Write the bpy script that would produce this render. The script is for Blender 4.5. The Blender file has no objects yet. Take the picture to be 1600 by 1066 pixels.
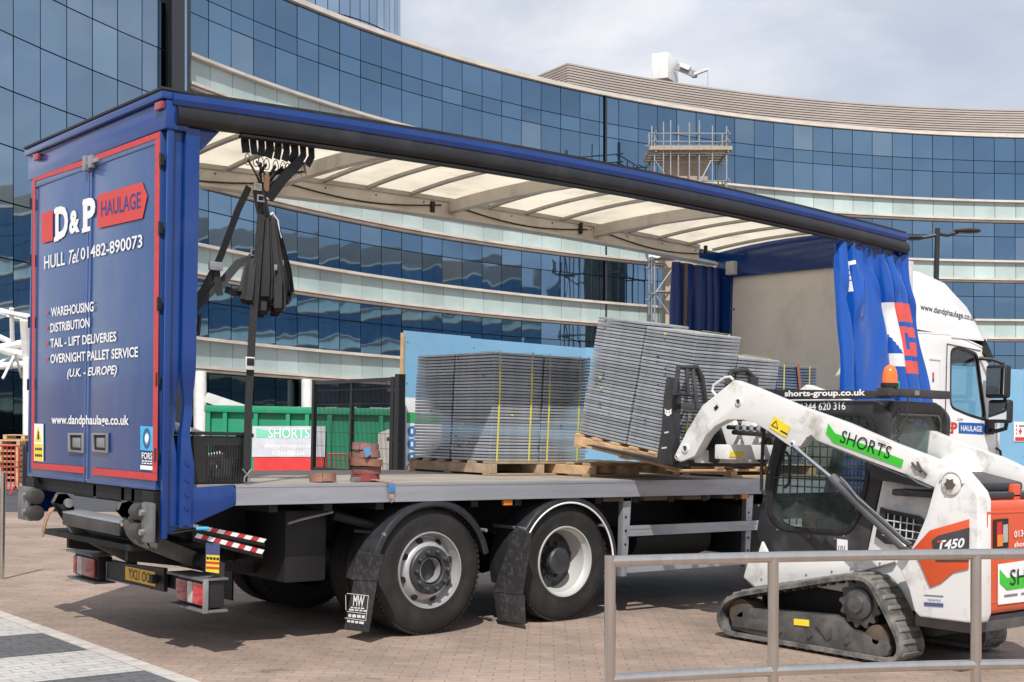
import bpy, bmesh, math, random
from mathutils import Vector, Matrix
random.seed(7)
SC = bpy.context.scene
COL = SC.collection
V = Vector
rad = math.radians

# ------------------------------------------------------------------ camera
FPX, CYP = 2046.97, 706.2                     # focal length and principal row, in photo pixels
CAM = V((-3.7541, -8.127, 1.5934))
_p, _r, _y = -0.016, 0.0209, 0.8798           # pitch, roll, yaw against the lorry's own axes
FW = V((math.cos(_y)*math.cos(_p), math.sin(_y)*math.cos(_p), math.sin(_p)))
_rt = V((math.sin(_y), -math.cos(_y), 0)); _up = _rt.cross(FW)
RT = _rt*math.cos(_r) + _up*math.sin(_r)
UP = _up*math.cos(_r) - _rt*math.sin(_r)
cam = bpy.data.cameras.new('camera'); camo = bpy.data.objects.new('camera', cam); COL.objects.link(camo)
camo.matrix_world = Matrix(((RT.x, UP.x, -FW.x, CAM.x), (RT.y, UP.y, -FW.y, CAM.y), (RT.z, UP.z, -FW.z, CAM.z), (0, 0, 0, 1)))
cam.sensor_width = 36; cam.lens = 36*FPX/1600; cam.shift_y = (CYP-533)/1600; cam.clip_end = 1500; cam.clip_start = .1
SC.camera = camo
# ------------------------------------------------------------------ sun and sky
SUN = V((-0.60, -0.62, 1.0)).normalized()     # towards the sun
sl = bpy.data.lights.new('sun', 'SUN'); so = bpy.data.objects.new('sun', sl); COL.objects.link(so)
sl.energy = 5.0; sl.angle = rad(.53); sl.color = (1, .955, .89)
so.rotation_euler = SUN.to_track_quat('Z', 'Y').to_euler(); so.location = (-20, -20, 40)
W = bpy.data.worlds.new('World'); SC.world = W; W.use_nodes = True
nt = W.node_tree; nt.nodes.clear()
N = nt.nodes.new; L = nt.links.new
wo = N('ShaderNodeOutputWorld'); bg = N('ShaderNodeBackground'); sky = N('ShaderNodeTexSky')
sky.sky_type = 'NISHITA'; sky.sun_disc = False; sky.sun_elevation = math.asin(SUN.z); sky.sun_rotation = math.atan2(SUN.x, SUN.y)
sky.air_density = 1.0; sky.dust_density = 1.6; sky.ozone_density = 1.2
tc = N('ShaderNodeTexCoord'); sp = N('ShaderNodeSeparateXYZ'); L(tc.outputs['Generated'], sp.inputs[0])
mx = N('ShaderNodeMath'); mx.operation = 'MAXIMUM'; L(sp.outputs['Z'], mx.inputs[0]); mx.inputs[1].default_value = 0
ad = N('ShaderNodeMath'); ad.operation = 'ADD'; L(mx.outputs[0], ad.inputs[0]); ad.inputs[1].default_value = .22
dv = N('ShaderNodeVectorMath'); dv.operation = 'DIVIDE'; L(tc.outputs['Generated'], dv.inputs[0])
cb = N('ShaderNodeCombineXYZ'); [L(ad.outputs[0], cb.inputs[i]) for i in range(3)]; L(cb.outputs[0], dv.inputs[1])
no = N('ShaderNodeTexNoise'); no.inputs['Scale'].default_value = 1.6; no.inputs['Detail'].default_value = 9; no.inputs['Roughness'].default_value = .56
no.inputs['Distortion'].default_value = .35
L(dv.outputs[0], no.inputs['Vector'])
rp = N('ShaderNodeValToRGB'); rp.color_ramp.elements[0].position = .40; rp.color_ramp.elements[1].position = .58
rp.color_ramp.elements[0].color = (.62, .62, .62, 1); rp.color_ramp.elements[1].color = (.96, .96, .96, 1)
L(no.outputs['Fac'], rp.inputs[0])
no2 = N('ShaderNodeTexNoise'); no2.inputs['Scale'].default_value = 2.7; no2.inputs['Detail'].default_value = 6
L(dv.outputs[0], no2.inputs['Vector'])
cr = N('ShaderNodeValToRGB'); cr.color_ramp.elements[0].position = .35; cr.color_ramp.elements[1].position = .7
cr.color_ramp.elements[0].color = (6.6, 7.2, 8.6, 1); cr.color_ramp.elements[1].color = (9.6, 9.7, 10.1, 1)
L(no2.outputs['Fac'], cr.inputs[0])
mi = N('ShaderNodeMix'); mi.data_type = 'RGBA'; L(rp.outputs[0], mi.inputs[0]); L(sky.outputs[0], mi.inputs[6]); L(cr.outputs[0], mi.inputs[7])
L(mi.outputs[2], bg.inputs[0]); bg.inputs[1].default_value = .105; L(bg.outputs[0], wo.inputs[0])
SC.view_settings.view_transform = 'Standard'; SC.view_settings.look = 'None'; SC.view_settings.gamma = 1
SC.view_settings.exposure = -0.08; SC.view_settings.use_curve_mapping = False
SC.render.engine = 'CYCLES'; SC.cycles.max_bounces = 8; SC.cycles.transparent_max_bounces = 16; SC.cycles.sample_clamp_indirect = 6

# ------------------------------------------------------------------ photo pixel -> point on a plane of the place
def _on(ax, v, px, py):
    r = FW + RT*((px-800)/FPX) + UP*((CYP-py)/FPX)
    return CAM + r*((v-CAM[ax])/r[ax])
def PX(v, px, py): return _on(0, v, px, py)
def PY(v, px, py): return _on(1, v, px, py)
def PZ(v, px, py): return _on(2, v, px, py)
def LV(px, py, d): return CAM + (FW + RT*((px-800)/FPX) + UP*((CYP-py)/FPX))*d       # at depth d
GM = Matrix(((RT.x, FW.x, UP.x, CAM.x), (RT.y, FW.y, UP.y, CAM.y), (RT.z, FW.z, UP.z, CAM.z), (0, 0, 0, 1)))  # plumb frame of the buildings

# ------------------------------------------------------------------ mesh builder
class MB:
    def __init__(s): s.v = []; s.f = []
    def add(s, vs, fs):
        b = len(s.v); s.v += [tuple(v) for v in vs]; s.f += [tuple(i+b for i in f) for f in fs]; return s
    def box(s, x0, y0, z0, x1, y1, z1):
        return s.add([(x0,y0,z0),(x1,y0,z0),(x1,y1,z0),(x0,y1,z0),(x0,y0,z1),(x1,y0,z1),(x1,y1,z1),(x0,y1,z1)],
                     [(0,3,2,1),(4,5,6,7),(0,1,5,4),(1,2,6,5),(2,3,7,6),(3,0,4,7)])
    def obox(s, c, a, b, d):
        c, a, b, d = V(c), V(a), V(b), V(d)
        if a.cross(b).dot(d) < 0: a = -a
        return s.add([c-a-b-d, c+a-b-d, c+a+b-d, c-a+b-d, c-a-b+d, c+a-b+d, c+a+b+d, c-a+b+d],
                     [(0,3,2,1),(4,5,6,7),(0,1,5,4),(1,2,6,5),(2,3,7,6),(3,0,4,7)])
    def bar(s, p, q, w, h, up=(0,0,1)):
        p, q = V(p), V(q); d = q-p; up = V(up)
        x = d.cross(up)
        if x.length < 1e-6: x = d.cross(V((1,0,0)))
        x.normalize(); y = x.cross(d).normalized()
        return s.obox((p+q)/2, x*w/2, d/2, y*h/2)
    def ring(s, c, a, b, n): return [V(c)+V(a)*math.cos(2*math.pi*i/n)+V(b)*math.sin(2*math.pi*i/n) for i in range(n)]
    def cyl(s, p, q, r, n=16, r2=None, cap=True):
        p, q = V(p), V(q); d = (q-p).normalized(); a = d.orthogonal().normalized(); b = d.cross(a)
        r2 = r if r2 is None else r2
        vs = s.ring(p, a*r, b*r, n) + s.ring(q, a*r2, b*r2, n)
        fs = [(i, (i+1) % n, n+(i+1) % n, n+i) for i in range(n)]
        if cap: fs += [tuple(range(n-1, -1, -1)), tuple(range(n, 2*n))]
        return s.add(vs, fs)
    def tube(s, path, r, n=8, closed=False):
        P = [V(p) for p in path]; m = len(P); vs = []; a = None
        for i in range(m):
            if closed: t = P[(i+1) % m]-P[i-1]
            else: t = P[min(i+1, m-1)]-P[max(i-1, 0)]
            t.normalize()
            a = t.orthogonal() if a is None else a-t*a.dot(t)
            a.normalize(); b = t.cross(a)
            rr = r[i] if isinstance(r, (list, tuple)) else r
            vs += s.ring(P[i], a*rr, b*rr, n)
        fs = []
        for i in range(m if closed else m-1):
            j = (i+1) % m
            fs += [(i*n+k, i*n+(k+1) % n, j*n+(k+1) % n, j*n+k) for k in range(n)]
        if not closed: fs += [tuple(range(n-1, -1, -1)), tuple((m-1)*n+k for k in range(n))]
        return s.add(vs, fs)
    def prism(s, poly, vec):
        P = [V(p) for p in poly]; n = len(P); vec = V(vec)
        nn = V((0,0,0))
        for i in range(n): nn += P[i].cross(P[(i+1) % n])
        if nn.dot(vec) < 0: P = P[::-1]
        return s.add(P+[p+vec for p in P], [tuple(range(n-1,-1,-1)), tuple(range(n,2*n))]+[(i,(i+1) % n,n+(i+1) % n,n+i) for i in range(n)])
    def frame(s, outer, inner, vec):
        O = [V(p) for p in outer]; I = [V(p) for p in inner]; n = len(O); vec = V(vec)
        nn = V((0,0,0))
        for i in range(n): nn += O[i].cross(O[(i+1) % n])
        if nn.dot(vec) < 0: O = O[::-1]; I = I[::-1]
        vs = O+I+[p+vec for p in O]+[p+vec for p in I]; fs = []
        for i in range(n):
            j = (i+1) % n
            fs += [(i, n+i, n+j, j), (2*n+i, 2*n+j, 3*n+j, 3*n+i), (i, j, 2*n+j, 2*n+i), (n+i, 3*n+i, 3*n+j, n+j)]
        return s.add(vs, fs)
    def lathe(s, prof, o, axis, n=32, caps=True):
        o = V(o); d = V(axis).normalized(); a = d.orthogonal().normalized(); b = d.cross(a); vs = []
        for r, h in prof: vs += s.ring(o+d*h, a*r, b*r, n)
        m = len(prof); fs = []
        for i in range(m-1): fs += [(i*n+k, i*n+(k+1) % n, (i+1)*n+(k+1) % n, (i+1)*n+k) for k in range(n)]
        if caps: fs += [tuple(range(n-1,-1,-1)), tuple((m-1)*n+k for k in range(n))]
        return s.add(vs, fs)
    def grid(s, rows, wrap=False):
        m, n = len(rows), len(rows[0]); vs = [p for r in rows for p in r]
        return s.add(vs, [(i*n+k, i*n+k+1, (i+1)*n+k+1, (i+1)*n+k) for i in range(m-1) for k in range(n-1)])
    def sheet(s, rows, th, nrm):                        # a grid given thickness th along nrm
        m, n = len(rows), len(rows[0]); nv = V(nrm)*th
        A = [V(p) for r in rows for p in r]; q = m*n
        fs = [(i*n+k, i*n+k+1, (i+1)*n+k+1, (i+1)*n+k) for i in range(m-1) for k in range(n-1)]
        gs = [tuple(x+q for x in f[::-1]) for f in fs]
        rim = [k for k in range(n)]+[i*n+n-1 for i in range(1,m)]+[(m-1)*n+k for k in range(n-2,-1,-1)]+[i*n for i in range(m-2,0,-1)]
        es = [(rim[i], q+rim[i], q+rim[(i+1) % len(rim)], rim[(i+1) % len(rim)]) for i in range(len(rim))]
        return s.add(A+[p+nv for p in A], fs+gs+es)
    def strap(s, path, wdir, w, th=.003):               # webbing: a flat ribbon with thickness
        P = [V(p) for p in path]; m = len(P); rows = []; wv = V(wdir)
        vs = []
        for i in range(m):
            t = (P[min(i+1,m-1)]-P[max(i-1,0)]).normalized()
            ww = (wv-t*wv.dot(t)).normalized()*w/2; nn = t.cross(ww).normalized()*th/2
            vs += [P[i]-ww-nn, P[i]+ww-nn, P[i]+ww+nn, P[i]-ww+nn]
        fs = [(0,3,2,1), tuple((m-1)*4+k for k in range(4))]
        for i in range(m-1): fs += [(i*4+k, i*4+(k+1) % 4, (i+1)*4+(k+1) % 4, (i+1)*4+k) for k in range(4)]
        return s.add(vs, fs)
    def mesh(s, name, bev=0, seg=2, smooth=35, recalc=True):
        me = bpy.data.meshes.new(name); me.from_pydata(s.v, [], s.f)
        bm = bmesh.new(); bm.from_mesh(me)
        if recalc: bmesh.ops.recalc_face_normals(bm, faces=bm.faces)
        if bev:
            es = [e for e in bm.edges if len(e.link_faces) == 2 and e.calc_face_angle(0) > rad(28)]
            bmesh.ops.bevel(bm, geom=es, offset=bev, segments=seg, affect='EDGES', clamp_overlap=True, profile=.6)
        bm.to_mesh(me); bm.free()
        if smooth:
            me.polygons.foreach_set('use_smooth', [True]*len(me.polygons)); me.set_sharp_from_angle(angle=rad(smooth))
        me.update(); return me
    def build(s, name, mat, parent=None, bev=0, seg=2, smooth=35, recalc=True, **kw):
        return link(name, s.mesh(name, bev, seg, smooth, recalc), mat, parent, **kw)

def link(name, me, mat, parent=None, label=None, cat=None, group=None, kind=None):
    o = bpy.data.objects.new(name, me); COL.objects.link(o)
    if mat is not None and not me.materials: me.materials.append(mat)
    if parent is not None: o.parent = parent
    tag(o, label, cat, group, kind); return o
def tag(o, label=None, cat=None, group=None, kind=None):
    if label: o['label'] = label
    if cat: o['category'] = cat
    if group: o['group'] = group
    if kind: o['kind'] = kind
    return o
def thing(name, label, cat, loc=(0,0,0), group=None, mat=None, kind=None):
    o = bpy.data.objects.new(name, None); COL.objects.link(o); o.empty_display_size = .2
    if mat is not None: o.matrix_world = mat
    else: o.location = loc
    return tag(o, label, cat, group, kind)
def part(name, parent):                                  # an empty that is a part with sub-parts
    o = bpy.data.objects.new(name, None); COL.objects.link(o); o.parent = parent; o.empty_display_size = .1; return o
def round_poly(P, r, n=4):                               # soften every corner of a polygon
    P = [V(p) for p in P]; out = []; m = len(P)
    for i in range(m):
        a, b, c = P[i-1], P[i], P[(i+1) % m]; u, w = a-b, c-b; k = min(r, u.length*.45, w.length*.45)
        p, q = b+u.normalized()*k, b+w.normalized()*k
        for j in range(n): t = j/(n-1); out.append(p*(1-t)**2+b*2*t*(1-t)+q*t*t)
    return out
def tree_copy(o, parent=None):
    c = o.copy(); COL.objects.link(c); c.parent = parent
    for ch in list(o.children): tree_copy(ch, c)
    return c

# ------------------------------------------------------------------ materials
def mat(name, col, rough=.5, metal=0., var=.10, vs=5., bump=0., bs=80., dirt=None, da=.35, ds=2.2, dlo=.5, dhi=.72, coat=0., spec=.5, stretch=None, rnd=0., sheen=0.):
    m = bpy.data.materials.new(name); m.use_nodes = True; t = m.node_tree; b = t.nodes['Principled BSDF']
    n = t.nodes.new; l = t.links.new
    tcn = n('ShaderNodeTexCoord'); vec = tcn.outputs['Object']
    if stretch:
        mp = n('ShaderNodeMapping'); mp.inputs['Scale'].default_value = stretch; l(vec, mp.inputs[0]); vec = mp.outputs[0]
    nz = n('ShaderNodeTexNoise'); nz.inputs['Scale'].default_value = vs; nz.inputs['Detail'].default_value = 5; l(vec, nz.inputs['Vector'])
    r = n('ShaderNodeValToRGB'); l(nz.outputs['Fac'], r.inputs[0])
    r.color_ramp.elements[0].position = .3; r.color_ramp.elements[1].position = .7
    r.color_ramp.elements[0].color = tuple(c*(1-var) for c in col[:3])+(1,); r.color_ramp.elements[1].color = tuple(min(1, c*(1+var)) for c in col[:3])+(1,)
    out = r.outputs[0]
    if rnd:
        oi = n('ShaderNodeObjectInfo'); hs = n('ShaderNodeHueSaturation'); mr = n('ShaderNodeMapRange')
        mr.inputs['To Min'].default_value = 1-rnd; mr.inputs['To Max'].default_value = 1+rnd
        l(oi.outputs['Random'], mr.inputs[0]); l(mr.outputs[0], hs.inputs['Value']); l(out, hs.inputs['Color']); out = hs.outputs[0]
    rr = None
    if dirt:
        nd = n('ShaderNodeTexNoise'); nd.inputs['Scale'].default_value = ds; nd.inputs['Detail'].default_value = 10; nd.inputs['Roughness'].default_value = .68; l(vec, nd.inputs['Vector'])
        rd = n('ShaderNodeMapRange'); rd.inputs['From Min'].default_value = dlo; rd.inputs['From Max'].default_value = dhi; rd.inputs['To Max'].default_value = da
        l(nd.outputs['Fac'], rd.inputs[0])
        mm = n('ShaderNodeMix'); mm.data_type = 'RGBA'; l(rd.outputs[0], mm.inputs[0]); l(out, mm.inputs[6]); mm.inputs[7].default_value = tuple(dirt)+(1,); out = mm.outputs[2]
        rr = n('ShaderNodeMapRange'); l(rd.outputs[0], rr.inputs[0]); rr.inputs['To Min'].default_value = rough; rr.inputs['To Max'].default_value = min(1, rough+.5)
        l(rr.outputs[0], b.inputs['Roughness'])
    l(out, b.inputs['Base Color'])
    if rr is None: b.inputs['Roughness'].default_value = rough
    b.inputs['Metallic'].default_value = metal; b.inputs['Coat Weight'].default_value = coat; b.inputs['Coat Roughness'].default_value = .05
    b.inputs['Specular IOR Level'].default_value = spec
    if bump:
        nb = n('ShaderNodeTexNoise'); nb.inputs['Scale'].default_value = bs; nb.inputs['Detail'].default_value = 4; l(vec, nb.inputs['Vector'])
        bp = n('ShaderNodeBump'); bp.inputs['Strength'].default_value = bump; bp.inputs['Distance'].default_value = .01; l(nb.outputs['Fac'], bp.inputs['Height']); l(bp.outputs[0], b.inputs['Normal'])
    return m
def clear_glass(name, tint=(.55,.68,.66), refl=.9, haze=.0, hcol=(.35,.36,.35)):
    m = bpy.data.materials.new(name); m.use_nodes = True; t = m.node_tree; t.nodes.clear(); n = t.nodes.new; l = t.links.new
    o = n('ShaderNodeOutputMaterial'); mix = n('ShaderNodeMixShader'); tr = n('ShaderNodeBsdfTransparent'); gl = n('ShaderNodeBsdfGlossy'); ge = n('ShaderNodeNewGeometry')
    tr.inputs[0].default_value = tint+(1,); gl.inputs[0].default_value = (refl,refl,refl,1); gl.inputs['Roughness'].default_value = .02
    dt = n('ShaderNodeVectorMath'); dt.operation = 'DOT_PRODUCT'; l(ge.outputs['Normal'], dt.inputs[0]); l(ge.outputs['Incoming'], dt.inputs[1])
    ab = n('ShaderNodeMath'); ab.operation = 'ABSOLUTE'; l(dt.outputs['Value'], ab.inputs[0])
    om = n('ShaderNodeMath'); om.operation = 'SUBTRACT'; om.inputs[0].default_value = 1; l(ab.outputs[0], om.inputs[1])
    pw = n('ShaderNodeMath'); pw.operation = 'POWER'; l(om.outputs[0], pw.inputs[0]); pw.inputs[1].default_value = 5
    ma = n('ShaderNodeMath'); ma.operation = 'MULTIPLY_ADD'; l(pw.outputs[0], ma.inputs[0]); ma.inputs[1].default_value = .95; ma.inputs[2].default_value = .05
    l(ma.outputs[0], mix.inputs[0]); l(tr.outputs[0], mix.inputs[1]); l(gl.outputs[0], mix.inputs[2]); out = mix.outputs[0]
    if haze:      # dust film on the pane
        df = n('ShaderNodeBsdfDiffuse'); df.inputs[0].default_value = tuple(hcol)+(1,); m2 = n('ShaderNodeMixShader'); nz = n('ShaderNodeTexNoise'); nz.inputs['Scale'].default_value = 6; nz.inputs['Detail'].default_value = 8
        mr = n('ShaderNodeMapRange'); mr.inputs['From Min'].default_value = .3; mr.inputs['From Max'].default_value = .7; mr.inputs['To Min'].default_value = haze*.4; mr.inputs['To Max'].default_value = haze*1.4
        tcn = n('ShaderNodeTexCoord'); l(tcn.outputs['Object'], nz.inputs['Vector']); l(nz.outputs['Fac'], mr.inputs[0]); l(mr.outputs[0], m2.inputs[0]); l(out, m2.inputs[1]); l(df.outputs[0], m2.inputs[2]); out = m2.outputs[0]
    l(out, o.inputs[0]); return m
def facade_glass(name, col, rnd=.12, wav=.009):
    m = bpy.data.materials.new(name); m.use_nodes = True; t = m.node_tree; b = t.nodes['Principled BSDF']; n = t.nodes.new; l = t.links.new
    oi = n('ShaderNodeObjectInfo'); mr = n('ShaderNodeMapRange'); mr.inputs['To Min'].default_value = 1-rnd; mr.inputs['To Max'].default_value = 1+rnd
    hs = n('ShaderNodeHueSaturation'); hs.inputs['Color'].default_value = tuple(col)+(1,); l(oi.outputs['Random'], mr.inputs[0]); l(mr.outputs[0], hs.inputs['Value'])
    l(hs.outputs[0], b.inputs['Base Color']); b.inputs['Metallic'].default_value = 1; b.inputs['Roughness'].default_value = .025
    tcn = n('ShaderNodeTexCoord'); nz = n('ShaderNodeTexNoise'); nz.inputs['Scale'].default_value = .55; nz.inputs['Detail'].default_value = 1; l(tcn.outputs['Object'], nz.inputs['Vector'])
    bp = n('ShaderNodeBump'); bp.inputs['Strength'].default_value = 1; bp.inputs['Distance'].default_value = wav; l(nz.outputs['Fac'], bp.inputs['Height']); l(bp.outputs[0], b.inputs['Normal'])
    return m
def glow(name, col, e):
    m = mat(name, col, .3); b = m.node_tree.nodes['Principled BSDF']; b.inputs['Emission Color'].default_value = tuple(col)+(1,); b.inputs['Emission Strength'].default_value = e; return m

# ------------------------------------------------------------------ lettering: flat print stretched over a parallelogram BL, BR, TL
_tc = {}
def text_mesh(s, bold=0., shear=0.):
    k = (s, bold, shear)
    if k not in _tc:
        c = bpy.data.curves.new('lettering', 'FONT'); c.body = s; c.size = 1; c.offset = bold; c.shear = shear; c.resolution_u = 3
        o = bpy.data.objects.new('lettering_tmp', c); COL.objects.link(o)
        dg = bpy.context.evaluated_depsgraph_get(); me = bpy.data.meshes.new_from_object(o.evaluated_get(dg))
        vs = [v.co.copy() for v in me.vertices]; fs = [tuple(p.vertices) for p in me.polygons]
        bpy.data.meshes.remove(me); bpy.data.objects.remove(o); bpy.data.curves.remove(c)
        x0 = min(v.x for v in vs); x1 = max(v.x for v in vs); y0 = min(v.y for v in vs); y1 = max(v.y for v in vs)
        asp = (x1-x0)/(y1-y0); nv = [((v.x-x0)/(x1-x0), (v.y-y0)/(y1-y0)) for v in vs]
        iv = sorted((min(nv[i][0] for i in f), max(nv[i][0] for i in f), f) for f in fs); groups = []; end = -9
        for lo, hi, f in iv:                       # one object per word
            if lo-end > .24/asp: groups.append([])
            groups[-1].append(f); end = max(end, hi)
        _tc[k] = (nv, groups)
    return _tc[k]
def text_on(s, BL, BR, TL, m, parent, bold=0., shear=0., name='lettering', off=None):
    vs, fs = text_mesh(s, bold, shear); BL, BR, TL = V(BL), V(BR), V(TL); a = BR-BL; b = TL-BL
    o = (a.cross(b).normalized()*.0 if off is None else V(off))
    for g in fs:
        used = sorted({i for f in g for i in f}); ix = {u: n_ for n_, u in enumerate(used)}
        r_ = MB().add([BL+a*vs[i][0]+b*vs[i][1]+o for i in used], [tuple(ix[i] for i in f) for f in g]).build(name, m, parent, smooth=0, recalc=False)
    return r_
def decal(pts, vec, m, parent, name='decal'):
    return MB().prism(pts, vec).build(name, m, parent, smooth=0)
def dashes(BL, BR, TL, m, parent, n=4, off=(0,0,0)):       # print too small to read in the photo: a row of short marks
    BL, BR, TL, off = V(BL), V(BR), V(TL), V(off); a = BR-BL; b = TL-BL; x = 0.
    ws = [random.uniform(.7,1.3) for _ in range(n)]; k = (1-.06*(n-1))/sum(ws)
    for w in ws:
        MB().add([BL+a*x+b*.1+off, BL+a*(x+w*k)+b*.1+off, BL+a*(x+w*k)+b*.9+off, BL+a*x+b*.9+off], [(0,1,2,3)]).build('small_print', m, parent, smooth=0, recalc=False); x += w*k+.06
# ================================================================== ground
def paving(name, c1, c2, mortar, bw=.2, bh=.1, rot=0., stain=.25, msize=.006):
    m = bpy.data.materials.new(name); m.use_nodes = True; t = m.node_tree; b = t.nodes['Principled BSDF']; n = t.nodes.new; l = t.links.new
    tcn = n('ShaderNodeTexCoord'); mp = n('ShaderNodeMapping'); mp.inputs['Rotation'].default_value = (0,0,rot); l(tcn.outputs['Object'], mp.inputs[0])
    bk = n('ShaderNodeTexBrick'); bk.inputs['Scale'].default_value = 1; bk.inputs['Brick Width'].default_value = bw; bk.inputs['Row Height'].default_value = bh
    bk.inputs['Mortar Size'].default_value = msize; bk.inputs['Mortar Smooth'].default_value = .3; bk.inputs['Bias'].default_value = -.1
    bk.inputs['Color1'].default_value = tuple(c1)+(1,); bk.inputs['Color2'].default_value = tuple(c2)+(1,); bk.inputs['Mortar'].default_value = tuple(mortar)+(1,)
    l(mp.outputs[0], bk.inputs['Vector'])
    nz = n('ShaderNodeTexNoise'); nz.inputs['Scale'].default_value = .7; nz.inputs['Detail'].default_value = 12; nz.inputs['Roughness'].default_value = .7; l(mp.outputs[0], nz.inputs['Vector'])
    hs = n('ShaderNodeHueSaturation'); mr = n('ShaderNodeMapRange'); mr.inputs['From Min'].default_value = .3; mr.inputs['From Max'].default_value = .7
    mr.inputs['To Min'].default_value = 1-stain; mr.inputs['To Max'].default_value = 1+stain; l(nz.outputs['Fac'], mr.inputs[0]); l(mr.outputs[0], hs.inputs['Value']); l(bk.outputs['Color'], hs.inputs['Color'])
    n3 = n('ShaderNodeTexNoise'); n3.inputs['Scale'].default_value = 4.3; n3.inputs['Detail'].default_value = 8; n3.inputs['Roughness'].default_value = .75; l(mp.outputs[0], n3.inputs['Vector'])
    r3 = n('ShaderNodeMapRange'); r3.inputs['From Min'].default_value = .56; r3.inputs['From Max'].default_value = .68; r3.inputs['To Max'].default_value = .75; l(n3.outputs['Fac'], r3.inputs[0])
    mm = n('ShaderNodeMix'); mm.data_type = 'RGBA'; l(r3.outputs[0], mm.inputs[0]); l(hs.outputs[0], mm.inputs[6]); mm.inputs[7].default_value = (.20,.165,.145,1)
    n4 = n('ShaderNodeTexNoise'); n4.inputs['Scale'].default_value = 1.9; n4.inputs['Detail'].default_value = 3; l(mp.outputs[0], n4.inputs['Vector'])
    r4 = n('ShaderNodeMapRange'); r4.inputs['From Min'].default_value = .66; r4.inputs['From Max'].default_value = .74; r4.inputs['To Max'].default_value = .6; l(n4.outputs['Fac'], r4.inputs[0])
    m4 = n('ShaderNodeMix'); m4.data_type = 'RGBA'; l(r4.outputs[0], m4.inputs[0]); l(mm.outputs[2], m4.inputs[6]); m4.inputs[7].default_value = (.10,.085,.075,1)
    l(m4.outputs[2], b.inputs['Base Color']); b.inputs['Roughness'].default_value = .85; b.inputs['Specular IOR Level'].default_value = .25
    nb = n('ShaderNodeTexNoise'); nb.inputs['Scale'].default_value = 25; nb.inputs['Detail'].default_value = 8; l(mp.outputs[0], nb.inputs['Vector'])
    ma = n('ShaderNodeMath'); ma.operation = 'MULTIPLY_ADD'; ma.inputs[1].default_value = -1.2; l(bk.outputs['Fac'], ma.inputs[0]); l(nb.outputs['Fac'], ma.inputs[2])
    bp = n('ShaderNodeBump'); bp.inputs['Strength'].default_value = .8; bp.inputs['Distance'].default_value = .012; l(ma.outputs[0], bp.inputs['Height']); l(bp.outputs[0], b.inputs['Normal'])
    return m
M_pave = paving('block_paving', (.325,.24,.192), (.265,.212,.180), (.222,.180,.152), rot=rad(41), stain=.34, msize=.0035)
M_wht_pave = paving('white_block_paving', (.47,.455,.43), (.42,.405,.385), (.33,.32,.30), rot=0, stain=.12)
M_drk_pave = paving('charcoal_block_paving', (.125,.127,.135), (.105,.107,.115), (.085,.085,.09), rot=0, stain=.2)
M_kerb = mat('pale_setts', (.46,.43,.40), .85, var=.15, vs=9, bump=.3)
M_asph = mat('asphalt', (.055,.058,.066), .85, var=.25, vs=3, bump=.4, bs=60)
def flat(name, poly, z, m, **kw):
    return MB().add([(p[0], p[1], z) for p in poly], [tuple(range(len(poly)))]).build(name, m, None, smooth=0, recalc=False, **kw)
flat('ground', [(-260,-260),(320,-260),(320,320),(-260,320)], 0, M_pave, kind='structure')
# asphalt access road far left, beyond the lorry
def LG(px, py): p = PZ(0, px, py); return (p.x, p.y)
flat('road', [LG(-500,800), LG(330,800), LG(330,766), LG(-500,762)], .004, M_asph, kind='structure')
zb = thing('zebra_crossing', 'zebra crossing of white and charcoal blocks in the left foreground', 'zebra crossing', (0,0,0), kind='structure')
del zb['category']
for i, (a, b_) in enumerate([(2.56,3.46),(1.66,2.56),(.76,1.66),(-.16,.76),(-1.06,-.16),(-1.96,-1.06),(3.46,4.36),(4.36,5.26)]):
    dark = (i in (0,2,4,7))
    MB().add([(-4.2,a+.002,.004),(-.20,a+.002,.004),(-.20,b_-.002,.004),(-4.2,b_-.002,.004)], [(0,1,2,3)]).build('stripe', M_drk_pave if dark else M_wht_pave, zb, smooth=0)
k = 0; y = -2.2
while y < 5.4:
    MB().box(-.195, y, .0, -.075, y+.19, .006+.002*random.random()).build('kerb_sett', M_kerb, zb, smooth=0); y += .2

# ================================================================== curved glass office
M_glass = facade_glass('blue_facade_glass', (.165,.265,.375), .12)
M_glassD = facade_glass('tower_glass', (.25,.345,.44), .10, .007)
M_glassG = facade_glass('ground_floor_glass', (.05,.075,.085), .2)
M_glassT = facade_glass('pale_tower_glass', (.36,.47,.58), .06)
M_glass2 = facade_glass('facade_glass_blinds', (.235,.325,.41), .1); M_glass3 = facade_glass('facade_glass_dark', (.13,.22,.33), .1)
M_back = mat('facade_backing', (.012,.014,.018), .7)
M_span = mat('spandrel_glass', (.40,.49,.475), .06, var=.12, vs=.5, rnd=.10, spec=.6)
M_cream = mat('cream_ledge', (.60,.55,.49), .5, var=.14, vs=.9, dirt=(.3,.26,.22), da=.4, ds=1.1, stretch=(1,1,4))
M_colm = mat('white_column', (.74,.73,.71), .5)
M_dkstrip = mat('dark_metal_strip', (.012,.014,.02), .25, spec=.6)
M_louv = mat('louvre_slat', (.42,.37,.335), .6, var=.08, vs=.4)
M_louvb = mat('louvre_backing', (.12,.105,.10), .8)
CX, CY, RR = 41.547, 30.414, 62.64
def pa(a, r=RR, z=0.): return V((CX-r*math.cos(a), CY+r*math.sin(a), z))
def bez(z): return z
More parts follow.
